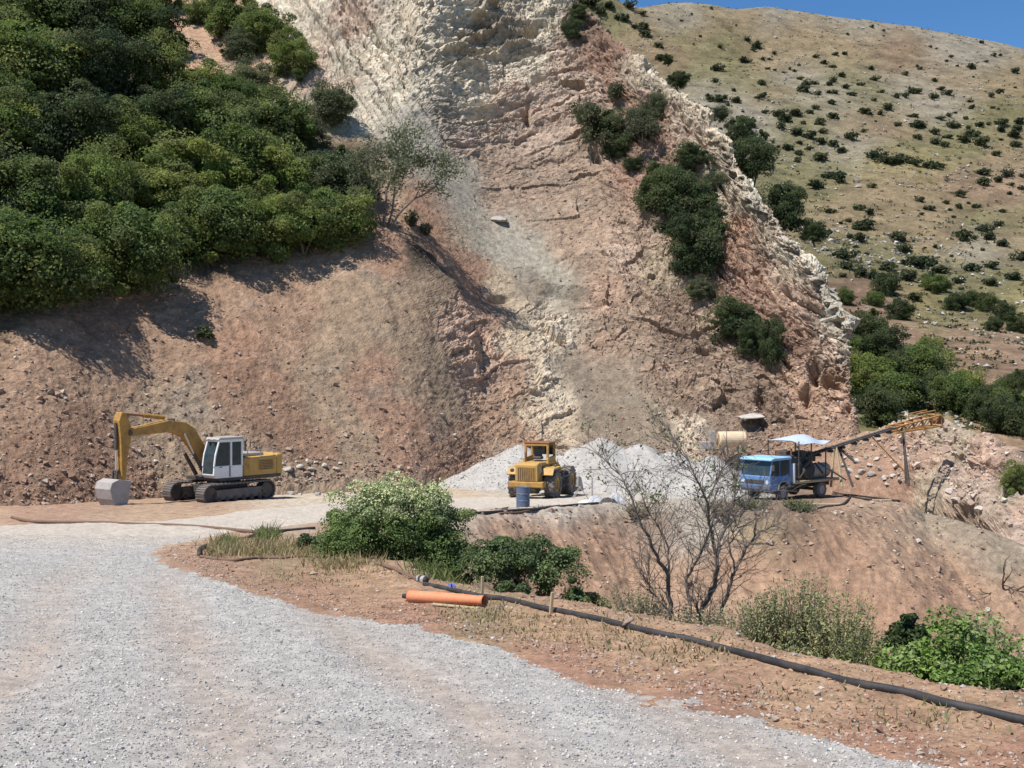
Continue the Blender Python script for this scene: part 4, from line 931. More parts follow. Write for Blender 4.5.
for px, py, r in keep:
    p = hit('hill', px, py + r * .5, 2.0); R = r * p.y / F * 1.15
    lab, grp = hill_zone(px, py, r)
    o = link('hill_bush', SMALL[rh.randrange(4)], label=lab, cat='bush', group=lab.replace('dark bush', 'dark bushes'))
    o.location = p - Vector((0, 0, .12 * R)); o.scale = (R * rh.uniform(.85, 1.4), R * rh.uniform(.85, 1.2), R * rh.uniform(.7, 1.25)); o.rotation_euler[2] = rh.uniform(0, 6.3)

# ------------------------------------------------------------------ near plants
def plant(name, label, cat, base, leafdata, leafmat, stems=None, stemmat=None, group=None):
    t = thing(name, label, cat, base, 0, group)
    V, Fq, C = leafdata
    link('foliage', np_mesh('foliage', V, Fq, leafmat, C), t)
    if stems is not None: link('stem', mesh_of(stems, 'stem', stemmat or M['greybark']), t)
    return t
def merge(*L):
    V, Fq, C, n = [], [], [], 0
    for v, f, c in L: V.append(v); Fq.append(f + n); C.append(c); n += len(v)
    return np.concatenate(V), np.concatenate(Fq), np.concatenate(C)
def shift(L, d): return (L[0] + np.asarray(d), L[1], L[2])
GREEN = [(.125, .185, .06), (.16, .22, .07), (.10, .155, .055)]
# big bush at the head of the ravine
b0 = Vector(UP(400, 562, 22.6)); b0.z -= .35
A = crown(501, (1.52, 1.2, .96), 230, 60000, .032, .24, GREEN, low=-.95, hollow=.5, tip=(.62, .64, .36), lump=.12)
B = crown(502, (.95, .75, .72), 55, 14000, .034, .24, [(.11, .165, .055), (.135, .19, .06)], low=-.95, hollow=.5)
C_ = crown(503, (.62, .55, .55), 34, 7000, .034, .24, GREEN, low=-.95, hollow=.4, tip=(.2, .25, .1))
L = merge(shift(A, (-.08, 0, 1.08)), shift(B, (1.0, -.35, .30)), shift(C_, (-1.08, .05, .72)))
sm, _ = branches(511, [((0, 0, 0), (-.3, 0, 1), .7, .05), ((.1, 0, 0), (.5, 0, 1), .6, .045), ((-.2, .1, 0), (-.8, .1, .8), .6, .04)], 2, len0=.5)
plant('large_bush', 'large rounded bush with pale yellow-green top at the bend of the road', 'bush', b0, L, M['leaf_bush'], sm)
p = hit('ground', 304, 553); L = crown(504, (.28, .28, .27), 16, 1500, .035, .1, [(.055, .080, .034), (.065, .092, .04)], low=-.9, hollow=.4)
sm, _ = branches(512, [((0, 0, -.05), (0, 0, 1), .2, .012)], 1)
plant('small_bush', 'small dark round bush in dry grass left of the large bush', 'bush', p, shift(L, (0, 0, .25)), M['leaf_bush'], sm)
b1 = Vector(UP(535, 604, 17.2)); b1.z -= .25
A = crown(505, (.80, .62, .52), 60, 17000, .03, .2, [(.115, .16, .07), (.14, .185, .075), (.10, .14, .065)], low=-.95, hollow=.5)
B = crown(506, (.42, .4, .36), 28, 6500, .03, .16, [(.115, .16, .07), (.14, .185, .075)], low=-.9, hollow=.4)
C_ = crown(507, (.5, .4, .18), 20, 2200, .04, .12, [(.22, .23, .09), (.18, .21, .09)], low=-.6, hollow=.4)
L = merge(shift(A, (-.05, 0, .75)), shift(B, (-.55, .1, .95)), shift(C_, (.85, -.1, .22)))
sm, _ = branches(513, [((0, 0, 0), (-.3, 0, 1), .5, .035), ((.1, 0, 0), (.4, 0, 1), .5, .03)], 2, len0=.4)
plant('dark_bush', 'dark green bush spilling below the large bush behind a wooden stake', 'bush', b1, L, M['leaf_bush'], sm)
def wispy(seed, base, h, spread, n, cols, label, leafn=40, lsize=.019, name='wispy_shrub', group=None):
    rng = np.random.RandomState(seed); mb = MB(); P, Nn = [], []
    for k in range(n):
        a = rng.uniform(0, 6.28); sp = spread * rng.uniform(.1, 1) ** .7; hh = h * rng.uniform(.45, 1.05)
        pts = []
        bend = rng.normal(0, .08, 2)
        for q in np.linspace(0, 1, 5):
            pts.append((math.cos(a) * sp * (.3 + .7 * q ** 1.3) + bend[0] * q * q, math.sin(a) * sp * (.3 + .7 * q ** 1.3) + bend[1] * q * q, -.15 + (hh + .15) * q))
        mb.tube(pts, [.005, .0042, .0034, .0026, .0014], 3, cap=False)
        for _ in range(leafn):
            q = rng.uniform(.25, 1.0); i = min(int(q * 4), 3); f = q * 4 - i
            c = np.array(pts[i]) * (1 - f) + np.array(pts[i + 1]) * f
            P.append(c + rng.normal(0, .022, 3)); d = rng.normal(size=3) + [0, 0, .3]; Nn.append(d / np.linalg.norm(d))
    cols = np.array(cols); P = np.array(P); base_c = cols[rng.randint(len(cols), size=len(P))]
    return plant(name, label, 'shrub', base, leaves_np(rng, P, np.array(Nn), lsize, base_c, .3, 2.4), M['leaf_bush'], mb, M['greybark'], group)
GREYG = [(.26, .28, .13), (.31, .31, .16), (.20, .24, .11), (.35, .34, .17)]
for k, (px, py, D, h, sp, n, lab) in enumerate([
    (762, 668, 13.3, .92, .38, 90, 'thin grey-green shrub right beside the bare tree'), (800, 676, 13.2, 1.18, .46, 130, 'tall wispy yellow-green shrub, middle of the clump behind the pipe'),
    (838, 682, 12.6, 1.02, .44, 130, 'wispy yellow-green shrub left of the small dark bush'), (868, 690, 11.4, .60, .35, 90, 'low wispy shrub under the small dark bush'),
    (640, 640, 15.2, .72, .5, 110, 'dry pale brush left of the bare tree foot'), (690, 652, 14.4, .55, .5, 110, 'dry pale brush hiding the foot of the bare tree'), (728, 656, 14.2, .6, .4, 90, 'dry grey brush right of the bare tree foot'),
    (782, 690, 11.9, .50, .36, 80, 'low greyish shrub growing against the black pipe'), (832, 700, 10.9, .42, .34, 80, 'low dry shrub at the pipe in front of the wispy clump'),
    (985, 690, 11.5, .75, .28, 60, 'thin grey twiggy shrub behind the bright green bush'), (1014, 700, 11.0, .6, .3, 50, 'grey shrub at the right margin behind the bright bush')]):
    b = Vector(UP(px, py, D)); wispy(520 + k, b, h, sp, n, [(.30, .27, .18), (.36, .32, .21), (.24, .24, .13)] if 'brush' in lab else GREYG if k != 3 else [(.14, .17, .06), (.17, .19, .08)], lab)
b = Vector(UP(903, 665, 12.4)); A = crown(531, (.25, .25, .26), 22, 2600, .035, .1, [(.048, .078, .032), (.06, .09, .036)], low=-.8, hollow=.4)
sm, _ = branches(531, [((0, 0, -.2), (0, 0, 1), .35, .015), ((.03, 0, -.2), (.4, 0, 1), .3, .012)], 1)
plant('small_bush', 'small dark bush between the wispy shrubs and the bright green bush', 'bush', b, shift(A, (0, 0, .3)), M['leaf_bush'], sm)
BR = [(.14, .22, .055), (.18, .27, .07), (.11, .18, .045), (.24, .31, .12)]
for k, (px, py, D, r, lab) in enumerate([(925, 705, 9.9, (.36, .3, .28), 'bright green leafy bush, left part of the clump by the pipe'), (968, 700, 9.6, (.40, .35, .40), 'tallest bright green leafy bush behind the pipe'), (1012, 722, 8.9, (.36, .3, .24), 'bright green leafy bush cut by the right margin')]):
    A = crown(541 + k, r, 60, 7000, .029, .11, BR, low=-.8, hollow=.5)
    sm, _ = branches(541 + k, [((0, 0, -.25), (q, .1, 1), .4, .012) for q in (-.6, -.2, .2, .6)], 1)
    plant('leafy_bush', lab, 'bush', Vector(UP(px, py, D)), shift(A, (0, 0, .26)), M['leaf_bush'], sm, group='bright green bushes by the pipe')

# bare tree in front of the platform
def zt(x, y, D): return tuple(UP(600 + .338 * x, 400 + .338 * y, D))
LIMBS = [
    ([(300, 720), (296, 660), (300, 620), (330, 560), (345, 500), (350, 440), (372, 370), (392, 300), (400, 240)], 15.0, .062, .014),
    ([(345, 470), (335, 400), (320, 350), (318, 292), (285, 235), (245, 150), (208, 102)], 15.0, .034, .008),
    ([(318, 292), (350, 230), (378, 172)], 15.1, .018, .006),
    ([(330, 720), (350, 640), (385, 560), (400, 500), (430, 440), (470, 390), (524, 368)], 15.5, .042, .008),
    ([(222, 700), (212, 650), (205, 580), (200, 520), (170, 460), (130, 380), (90, 290), (60, 220), (0, 165)], 14.7, .050, .008),
    ([(200, 520), (202, 440), (172, 382), (140, 320)], 14.8, .022, .006),
    ([(250, 710), (265, 640), (255, 530), (290, 470), (322, 400), (318, 340)], 14.6, .036, .012),
    ([(300, 690), (232, 660), (180, 600), (150, 560), (142, 520)], 14.4, .020, .006),
    ([(310, 720), (312, 670), (298, 640), (285, 600)], 14.9, .05, .02),
    ([(400, 500), (380, 430), (405, 380), (440, 300)], 15.4, .018, .005)]
bt = thing('bare_tree', 'almost leafless multi-stemmed tree standing in front of the quarry floor', 'tree', UP(690, 650, 15))
tb = Vector(UP(690, 650, 15)); mb = MB(); tw = MB(); rb = random.Random(17); tips = []
for pts, D, r0, r1 in LIMBS:
    w = [Vector(zt(x, y, D + .5 * math.sin(i * .9 + D * 3) * i / len(pts))) - tb for i, (x, y) in enumerate(pts)]
    dense = []
    for i in range(len(w) - 1):
        for q in (0, .34, .67): dense.append(w[i].lerp(w[i + 1], q) + Vector((rb.gauss(0, .012), rb.gauss(0, .012), rb.gauss(0, .012))))
    dense.append(w[-1]); n = len(dense)
    mb.tube(dense, [.84 * (r0 + (r1 - r0) * (i / (n - 1)) ** .8) for i in range(n)], 8)
    roots = []
    for i in range(n // 4, n):
        for _ in range(3 if i > n // 2 else 2):
            d = (dense[i] - dense[i - 1]).normalized() + Vector((rb.gauss(0, .7), rb.gauss(0, .7), rb.gauss(.15, .5)))
            roots.append((dense[i], d, rb.uniform(.2, .46), .0075))
    m2, t2 = branches(rb.randrange(9999), roots, 2, spread=.7, up=.05, seg=4, wig=.16, kids=(1, 2), minr=.0028)
    tw.add(m2.v, m2.f); tips += t2
link('trunk', mesh_of(mb, 'trunk', M['greybark']), bt); link('twigs', mesh_of(tw, 'twigs', M['greybark']), bt)
rng = np.random.RandomState(5)
T = np.array([p[:] for p, d in tips])
pxl, pyl = proj(T + np.array(tb[:]))
sel = T[(pyl < 500) & (pxl < 745) & (rng.rand(len(T)) < .13)]
P_ = np.repeat(sel, 4, 0) + rng.normal(0, .03, (len(sel) * 4, 3)); Nn = unit(rng, len(P_))
V, Fq, C = leaves_np(rng, P_, Nn, .026, (.13, .16, .07), .3, 1.8)
link('leaves', np_mesh('leaves', V, Fq, M['leaf_bush'], C), bt)
print('bare tree verts', len(tw.v), len(tips))

# airy tree above the scree
p = hit('quarry', 384, 226)
at = thing('airy_tree', 'open multi-stemmed tree with thin grey-green foliage above the scree chute', 'tree', p)
mb, tips = branches(77, [((0, 0, -.4), (-.08, 0, 1), 3.2, .13), ((.2, 0, -.4), (.62, -.1, 1), 3.3, .12), ((-.1, 0, -.4), (-.5, .1, 1), 3.2, .10), ((.1, .2, -.4), (.28, .2, 1), 3.5, .11), ((-.1, .1, -.4), (-.25, -.2, 1), 2.8, .09)], 3, spread=.58, up=.10, len0=2, shrink=.66, wig=.10, minr=.012)
link('trunk', mesh_of(mb, 'trunk', M['greybark']), at)
T = np.array([q[:] for q, d in tips]); rng = np.random.RandomState(9)
P_ = np.repeat(T, 19, 0) + rng.normal(0, .30, (len(T) * 19, 3)); Nn = unit(rng, len(P_))
V, Fq, C = leaves_np(rng, P_, Nn, .125, (.17, .19, .11), .3, 1.7)
link('crown', np_mesh('crown', V, Fq, M['leaf'], C), at)
for px, py, h, k in [(412, 226, 1.2, 1), (425, 235, .8, 2), (372, 205, 3.5, 3)]:
    wispy(560 + k, hit('quarry', px, py), h, h * .5, 40, [(.14, .13, .08), (.16, .14, .09), (.12, .13, .08)], ['dry low shrub right of the airy tree foot', 'small dry shrub on the brink right of the airy tree', 'thin sapling thicket left of the airy tree stem'][k - 1], 10, .16)
for k, (px, py, h, lab) in enumerate([(752, 511, .5, 'green weeds on the lip in front of the blue truck cab'), (800, 510, .45, 'green weeds below the truck bed'), (722, 516, .6, 'grey weeds on the lip left of the blue truck'), (640, 516, .5, 'dry weeds on the lip right of the scrap sheets')]):
    wispy(580 + k, hit('ground', px, py), h, .8, 90, [(.17, .20, .09), (.22, .22, .12), (.13, .16, .08)] if 'green' in lab else [(.28, .24, .16), (.33, .29, .2)], lab, 16, .045)
# thin saplings on the upper ridge
for k, (px, py, h, lab) in enumerate([(578, 150, 5.5, 'slender pale sapling, leftmost on the upper ridge'), (590, 165, 4, 'slender sapling beside the dark upper ridge bush'), (645, 160, 5.0, 'slender sapling with bare stem on the red ridge rock'), (612, 112, 3.5, 'thin dry sapling on the red upper ridge')]):
    p = hit('quarry', px, py)
    t = thing('sapling', lab, 'tree', p, 0, 'saplings on the upper ridge')
    mb, tips = branches(600 + k, [((0, 0, -.2), (0, 0, 1), h * .45, .05), ((.3, 0, -.2), (.15, 0, 1), h * .4, .04)], 2, spread=.5, up=.3, wig=.08, shrink=.55, minr=.01)
    link('trunk', mesh_of(mb, 'trunk', M['greybark']), t)
    T = np.array([q[:] for q, d in tips]); rng = np.random.RandomState(k)
    P_ = np.repeat(T, 14, 0) + rng.normal(0, .28, (len(T) * 14, 3))
    V, Fq, C = leaves_np(rng, P_, unit(rng, len(P_)), .16, (.12, .125, .075), .3, 1.6)
    link('crown', np_mesh('crown', V, Fq, M['leaf'], C), t)
p = hit('quarry', 205, 340); L = crown(571, (.5, .5, .4), 14, 500, .12, .2, [(.10, .12, .06)], low=-.5)
sm, _ = branches(571, [((0, 0, -.1), (0, 0, 1), .4, .02)], 1); plant('small_bush', 'lone small green tuft on the bare red bank under the wood', 'bush', p, shift(L, (0, 0, .3)), M['leaf'], sm)
p = hit('ground', 1004, 588); sm, _ = branches(572, [((0, 0, -.1), (-.5, -.3, .5), .8, .05), ((.3, 0, -.1), (.6, -.4, .3), .8, .05), ((-.3, 0, -.1), (-.8, -.5, .2), .7, .04), ((0, .2, .1), (.1, -.6, .6), .7, .04)], 2, spread=1.0, up=-.05)
link('dead_brush', mesh_of(sm, 'dead_brush', M['bark']), label='tangle of dead dark branches on the loose slope at right', cat='brush').location = p

# grass and dry herbs
def blades(name, spots, n, h, col, seed):
    rng = np.random.RandomState(seed); B = []
    for px, py, sx, sy, w in spots:
        for _ in range(int(n * w)):
            x, y = rng.normal(px, sx), rng.normal(py, sy)
            x0, y0 = on_plane(x, y); B.append((x0, y0))
    B = np.array(B); z, d, r_ = ground_h(B[:, 0], B[:, 1]); k = r_ < .05; B, z = B[k], z[k]
    m = len(B); P0 = np.stack([B[:, 0], B[:, 1], z - .01], 1)
    L_ = h * rng.uniform(.4, 1.2, (m, 1)); dr = rng.normal(0, .45, (m, 3)); dr[:, 2] = 1; s = rng.normal(size=(m, 3)); s[:, 2] = 0; s /= np.linalg.norm(s, axis=1, keepdims=True)
    wd = .006 * rng.uniform(.7, 1.5, (m, 1)) * (1 + B[:, 1:2] / 30)
    mid = P0 + dr * L_ * .55; tip = P0 + dr * L_ * .9 + rng.normal(0, .25, (m, 3)) * L_
    V = np.stack([P0 - s * wd, P0 + s * wd, mid + s * wd * .7, mid - s * wd * .7, tip + s * wd * .1, tip - s * wd * .1], 1).reshape(-1, 3)
    Fq = (np.array([[0, 1, 2, 3], [3, 2, 4, 5]])[None] + 6 * np.arange(m)[:, None, None]).reshape(-1, 4)
    c = np.array(col)[rng.randint(len(col), size=m)] * rng.uniform(.7, 1.25, (m, 1))
    link(name, np_mesh(name, V, Fq, M['leaf_bush'], np.repeat(np.clip(c, .01, .9), 6, 0)), kind='stuff')
DRYG = [(.36, .28, .15), (.30, .24, .12), (.24, .22, .10), (.40, .32, .19)]
blades('dry_grass', [(250, 549, 18, 3.5, 1.0), (300, 551, 22, 4, .8), (222, 551, 8, 3, .5), (345, 566, 18, 3, .3)], 1500, .22, DRYG, 3)
blades('dry_grass', [(520, 622, 40, 7, .4), (600, 637, 45, 8, .5), (690, 652, 40, 8, .25), (330, 577, 40, 5, .35), (800, 690, 50, 8, .12), (470, 612, 25, 6, .25), (920, 715, 50, 8, .1)], 1300, .06, DRYG + [(.15, .17, .07), (.18, .18, .09)], 4)
blades('grass', [(226, 546, 5, 3, .4), (268, 538, 6, 4, .5), (345, 556, 10, 3, .3), (435, 572, 14, 5, .3)], 900, .28, [(.13, .17, .06), (.17, .20, .08), (.11, .14, .05)], 5)
# loose stones and tufts over the far hill
hm = (hx > 560) & (hx < 1040) & (hv[:, None] > 2.5) & (hv[:, None] < 11)
scatter('rubble', 4500, pick(HV2, hm, .04 + rzone ** 2), lambda r, n: np.exp(r.normal(math.log(.30), .45, n)), [(176, 172, 162), (188, 182, 170), (160, 154, 144)], 16, M['stone'])
rng = np.random.RandomState(31)
idx = np.nonzero(hm.ravel())[0]; idx = idx[rng.choice(len(idx), 2600)]
Pt = HV2.reshape(-1, 3)[idx]; Pt = np.repeat(Pt, 9, 0) + rng.normal(0, .26, (len(Pt) * 9, 3)) * [1.4, 1, .6] + [0, 0, .12]
V, Fq, C = leaves_np(rng, Pt, unit(rng, len(Pt)), .34, (.085, .09, .05), .35, 1.3)
link('scrub', np_mesh('scrub', V, Fq, M['leaf_bush'], C), kind='stuff')

# ------------------------------------------------------------------ excavator
def at_floor(px, py):
    x, y = on_plane(px, py); return Vector((x, y, float(zplane(y))))
ex = thing('excavator', 'yellow crawler excavator with white cab and grey bucket resting on the quarry floor', 'excavator', at_floor(220, 500.5), math.radians(232))
UR = math.radians(3)
def stadium(rx, r, n=9):
    P = [(rx + r * math.sin(q), r - r * math.cos(q)) for q in np.linspace(0, math.pi, n)] + [(-rx - r * math.sin(q), r + r * math.cos(q)) for q in np.linspace(0, math.pi, n)]
    return P
for s in (1, -1):
    mb = MB(); r, L = .45, 1.72; per = 4 * L + 2 * math.pi * r; n = 46
    for i in range(n):
        d = per * i / n
        if d < 2 * L: x, z, a = -L + d, 0, 0
        elif d < 2 * L + math.pi * r:
            q = (d - 2 * L) / r; x, z, a = L + r * math.sin(q), r - r * math.cos(q), -q
        elif d < 4 * L + math.pi * r: x, z, a = L - (d - 2 * L - math.pi * r), 2 * r, math.pi
        else:
            q = (d - 4 * L - math.pi * r) / r; x, z, a = -L - r * math.sin(q), r + r * math.cos(q), math.pi - q
        mb.box((x, s * 1.2, z + .03), (per / n * .93, .6, .06), Matrix.Rotation(a, 3, 'Y'))
        mb.box((x + .04 * math.sin(-a) * 0, s * 1.2, z + .03), (.03, .6, .13), Matrix.Rotation(a, 3, 'Y'))
    tr = mb.rotz(UR).build('track', M['track'], ex)
    f = MB().prism([(-1.6, .2), (1.6, .2), (1.7, .45), (1.4, .68), (-1.4, .68), (-1.7, .45)], s * 1.2 - .2, s * 1.2 + .2).rotz(UR).build('track_frame', M['track'], tr, .03)
    for x, rad in ((L, .36), (-L, .38)):
        MB().lathe([(0, -.2), (rad, -.2), (rad, .2), (0, .2)], (x, s * 1.2, .47), 18).rotz(UR).build('sprocket', M['dark'], tr)
    for x in np.linspace(-1.25, 1.25, 6):
        MB().lathe([(0, -.24), (.13, -.24), (.13, .24), (0, .24)], (x, s * 1.2, .2), 12).rotz(UR).build('roller', M['dark'], tr)
MB().box((0, 0, .62), (1.8, 1.9, .4)).cyl((0, 0, .75), (0, 0, 1.08), .62, n=24).rotz(UR).build('undercarriage', M['dark'], ex, .03)
MB().box((-.85, 0, 1.13), (3.7, 2.56, .16)).build('deck', M['dark'], ex, .02)
h = MB().prism([(-2.45, 1.21), (-.42, 1.21), (-.42, 2.08), (-2.45, 2.14)], -1.27, 1.27).build('engine_housing', M['yellow'], ex, .06)
MB().box((-1.75, 1.275, 1.7), (.95, .02, .5)).build('grille', M['ochre'], h, .01)
g = MB()
for k in range(6): g.box((-1.75, 1.292, 1.5 + .08 * k), (.85, .014, .03))
g.build('grille_slats', M['dark'], h)
MB().box((-.62, 1.276, 1.65), (.3, .016, .78)).build('panel_door', M['ochre'], h, .005)
MB().prism([(-2.46, -1.27), (-2.46, 1.27), (-2.85, 1.2), (-3.02, .8), (-3.06, 0), (-3.02, -.8), (-2.85, -1.2)], 1.15, 2.2, 'z').build('counterweight', M['yellow'], ex, .08)
MB().box((-1.3, 0, 2.2), (1.5, 1.5, .16)).build('engine_hood', M['steel'], ex, .04)
MB().cyl((-1.9, -.5, 2.1), (-1.9, -.5, 2.75), .06).cyl((-1.9, -.5, 2.75), (-2.0, -.5, 2.85), .06).build('exhaust_pipe', M['dark'], ex)
rl = MB()
for x in (-2.3, -1.5, -.7): rl.cyl((x, 1.2, 2.1), (x, 1.2, 2.42), .018, n=6)
rl.tube([(-2.3, 1.2, 2.42), (-.7, 1.2, 2.42)], .018, 6); rl.build('handrail', M['steel'], ex)
# cab: x -.32..1.35, y .38..1.3
cb = MB().prism([(-.34, 1.2), (1.2, 1.2), (1.34, 1.35), (1.3, 1.78), (-.34, 1.78)], .38, 1.30)
cb.build('cab', M['white'], ex, .03)
cab = ex.children[-1]
pl = MB()
for y in (.41, 1.27):
    pl.tube([(-.31, y, 1.75), (-.31, y, 2.98)], .055, 6); pl.tube([(.33, y, 1.75), (.33, y, 2.98)], .06, 6); pl.tube([(1.3, y, 1.75), (1.22, y, 2.3), (1.0, y, 2.98)], .05, 6)
pl.box((.35, 1.27, 2.95), (1.35, .08, .12)).box((.35, .41, 2.95), (1.35, .08, .12)).box((-.3, .84, 2.95), (.08, .9, .12)).box((1.0, .84, 2.95), (.08, .9, .1))
pl.build('cab_frame', M['white'], cab, .01)
w = MB().prism([(.39, 1.8), (1.24, 1.8), (1.17, 2.3), (.98, 2.9), (.39, 2.9)], 1.24, 1.262).build('door_window', M['glass'], cab)
MB().prism([(-.26, 1.8), (.28, 1.8), (.28, 2.9), (-.26, 2.9)], 1.24, 1.262).build('side_window', M['glass'], cab)
MB().prism([(1.345, 1.42), (1.30, 1.8), (1.22, 2.3), (1.0, 2.92), (.98, 2.92), (1.2, 2.3), (1.28, 1.8), (1.325, 1.42)], .46, 1.22).build('windscreen', M['glass'], cab)
MB().prism([(-.3, 1.8), (-.28, 1.8), (-.28, 2.9), (-.3, 2.9)], .46, 1.22).build('rear_window', M['glass'], cab)
MB().box((.3, .84, 2.0), (.5, .5, .5)).box((.1, .84, 2.4), (.14, .48, .6)).build('seat', M['dark'], cab, .05)
MB().prism([(-.4, 3.0), (1.12, 3.0), (1.02, 3.12), (-.36, 3.14)], .34, 1.34).build('roof', M['steel'], cab, .04)
MB().box((.42, 1.31, 1.5), (.05, .03, .5)).box((.95, 1.31, 1.72), (.16, .03, .03)).build('door_handle', M['dark'], cab)
yb = -.22
bm_ = MB().prism([(.15, 1.35), (.55, 1.3), (1.55, 2.55), (2.3, 3.2), (3.3, 3.42), (6.15, 3.28), (6.35, 3.45), (6.15, 3.62), (3.5, 3.95), (2.3, 3.85), (1.6, 3.55), (.85, 2.6)], yb - .29, yb + .29).build('boom', M['ochre'], ex, .03)
MB().box((3.05, yb, 3.72), (.13, .5, .62), Matrix.Rotation(.1, 3, 'Y')).build('boom_bracket', M['dark'], bm_, .02)
MB().cyl((6.2, yb - .3, 3.45), (6.2, yb + .3, 3.45), .13).build('pivot_pin', M['dark'], bm_)
MB().tube([(1.0, yb + .24, 2.4), (2.1, yb + .25, 3.6), (3.6, yb + .24, 3.9), (5.7, yb + .24, 3.66)], .03, 6).build('hydraulic_hose', M['hose'], bm_)
for s in (-1, 1):
    c1 = MB().cyl((.95, yb + s * .36, 1.3), (1.75, yb + s * .36, 2.35), .10).build('boom_cylinder', M['dark'], ex)
    MB().cyl((1.75, yb + s * .36, 2.35), (2.45, yb + s * .36, 3.3), .055).build('piston_rod', M['rod'], c1)
sk = MB().prism([(6.45, 4.35), (6.75, 4.38), (6.95, 4.0), (6.82, 3.2), (6.78, 2.2), (6.72, 1.35), (6.48, 1.35), (6.38, 2.3), (6.12, 3.2), (6.1, 3.7)], yb - .25, yb + .25).build('stick', M['ochre'], ex, .03)
c2 = MB().cyl((3.6, yb, 4.08), (5.1, yb, 4.2), .10).build('stick_cylinder', M['ochre'], ex)
MB().cyl((5.1, yb, 4.2), (6.5, yb, 4.3), .055).build('piston_rod', M['rust'], c2)
c3 = MB().cyl((6.98, yb, 3.9), (6.96, yb, 2.7), .09).build('bucket_cylinder', M['dark'], ex)
MB().cyl((6.96, yb, 2.7), (6.95, yb, 1.8), .05).build('piston_rod', M['rod'], c3)
MB().prism([(6.95, 1.85), (7.05, 1.75), (7.1, 1.3), (6.98, 1.3)], yb - .2, yb - .12).prism([(6.95, 1.85), (7.05, 1.75), (7.1, 1.3), (6.98, 1.3)], yb + .12, yb + .2).prism([(6.95, 1.85), (7.0, 1.75), (6.6, 1.55), (6.55, 1.65)], yb - .12, yb + .12).build('bucket_link', M['dark'], ex, .01)
bkp = [(6.42, 1.32), (7.25, 1.42), (7.72, 1.30), (7.86, 1.0), (7.70, .55), (7.42, .14), (7.15, .0), (6.86, .02), (6.62, .5)]
bk = MB()
for y0 in (yb - .62, yb + .58): bk.prism(bkp, y0, y0 + .04)
sh = bkp[0:8]; inn = [(x - .05 * (1 if x > 7.2 else .2), z - .05 if z > .9 else z + .04) for x, z in sh]
bk.prism(sh + inn[::-1], yb - .58, yb + .58)
bk = bk.build('bucket', M['steel'], ex, .012)
for k in range(5): MB().prism([(6.95, .05), (7.1, -.02), (6.72, -.06)], yb - .55 + k * .26, yb - .45 + k * .26).build('bucket_tooth', M['dark'], bk)
for o_ in [c for c in ex.children if c.name.split('.')[0] in ('boom', 'boom_cylinder', 'stick', 'stick_cylinder', 'bucket_cylinder', 'bucket_link', 'bucket')]:
    for q in [o_] + list(o_.children):
        for v in q.data.vertices:
            if v.co.x > 1.2: v.co.x = 1.2 + (v.co.x - 1.2) * .74
lo = MB().box((1.25, 1.0, 3.2), (.1, .14, .1)).box((1.25, .6, 3.2), (.1, .14, .1)).build('work_light', M['dark'], cab, .01)

# ------------------------------------------------------------------ wheel loader
d_ = math.radians(71)
rear = at_floor(535, 498.5)
wl = thing('wheel_loader', 'yellow wheel loader seen from behind, parked against the grey gravel piles', 'wheel loader', rear, d_)
wl.scale = (.94, .94, .94)
def wheel(parent, c, r, w, lugs, mat=M['tyre'], rim=M['ochre'], n=26):
    mb = MB().lathe([(r * .55, -w / 2), (r * .9, -w / 2), (r, -w * .33), (r, w * .33), (r * .9, w / 2), (r * .55, w / 2)], c, n)
    if lugs:
        for k in range(lugs):
            q = 2 * math.pi * k / lugs
            for s in (-1, 1):
                qq = q + (.5 * 2 * math.pi / lugs if s > 0 else 0)
                mb.box((c[0] + math.cos(qq) * r * .99, c[1] + s * w * .26, c[2] + math.sin(qq) * r * .99), (.09, w * .5, .12), Matrix.Rotation(-qq, 3, 'Y') @ Matrix.Rotation(s * .5, 3, 'X'))
    t = mb.build('wheel', mat, parent)
    MB().lathe([(0, -w * .28), (r * .3, -w * .3), (r * .35, -w * .42), (r * .56, -w * .46), (r * .56, w * .46), (r * .35, w * .42), (r * .3, w * .3), (0, w * .28)], c, n).build('rim', rim, t)
    return t
for x, lab in ((0, None), (2.85, None)):
    for y in (-1.0, 1.0):
        wheel(wl, (x, y, .77), .77, .58, 18)
MB().cyl((0, -.8, .77), (0, .8, .77), .16).box((0, 0, .77), (.5, .5, .42)).cyl((2.85, -.8, .77), (2.85, .8, .77), .16).box((1.4, 0, .85), (2.6, .55, .4)).build('chassis', M['dark'], wl, .03)
hd = MB().prism([(-1.5, 1.0), (.75, 1.0), (.75, 1.95), (-1.1, 2.0), (-1.5, 1.92)], -.62, .62).build('engine_hood', M['yellow'], wl, .06)
gr = MB().box((-1.515, 0, 1.42), (.03, .98, .74)).build('radiator_grille', M['ochre'], hd, .01)
g = MB()
for k in range(9): g.box((-1.54, -.42 + k * .105, 1.42), (.02, .035, .68))
g.build('grille_bars', M['dark'], gr)
op = MB().box((-.35, -.63, 1.5), (.8, .03, .6)).build('engine_opening', M['dark'], hd)
MB().tube([(-.6, -.66, 1.3), (-.3, -.68, 1.55), (0, -.66, 1.4)], .04, 6).box((-.2, -.66, 1.65), (.3, .05, .2)).build('engine_parts', M['steel'], op)
for y in (-.78, .78):
    lp = MB().cyl((-1.55, y, 1.6), (-1.42, y, 1.6), .1).build('rear_light', M['dark'], hd)
MB().prism([(-1.62, .72), (-1.0, .72), (-1.0, 1.02), (-1.62, 1.02)], -.95, .95).build('counterweight', M['ochre'], wl, .05)
for y0, y1 in ((-1.28, -.66), (.66, 1.28)):
    MB().prism([(-.95, 1.35), (-.7, 1.68), (.55, 1.72), (.85, 1.45), (.85, 1.36), (.5, 1.62), (-.65, 1.58), (-.9, 1.3)], y0, y1).build('fender', M['yellow'], wl, .02)
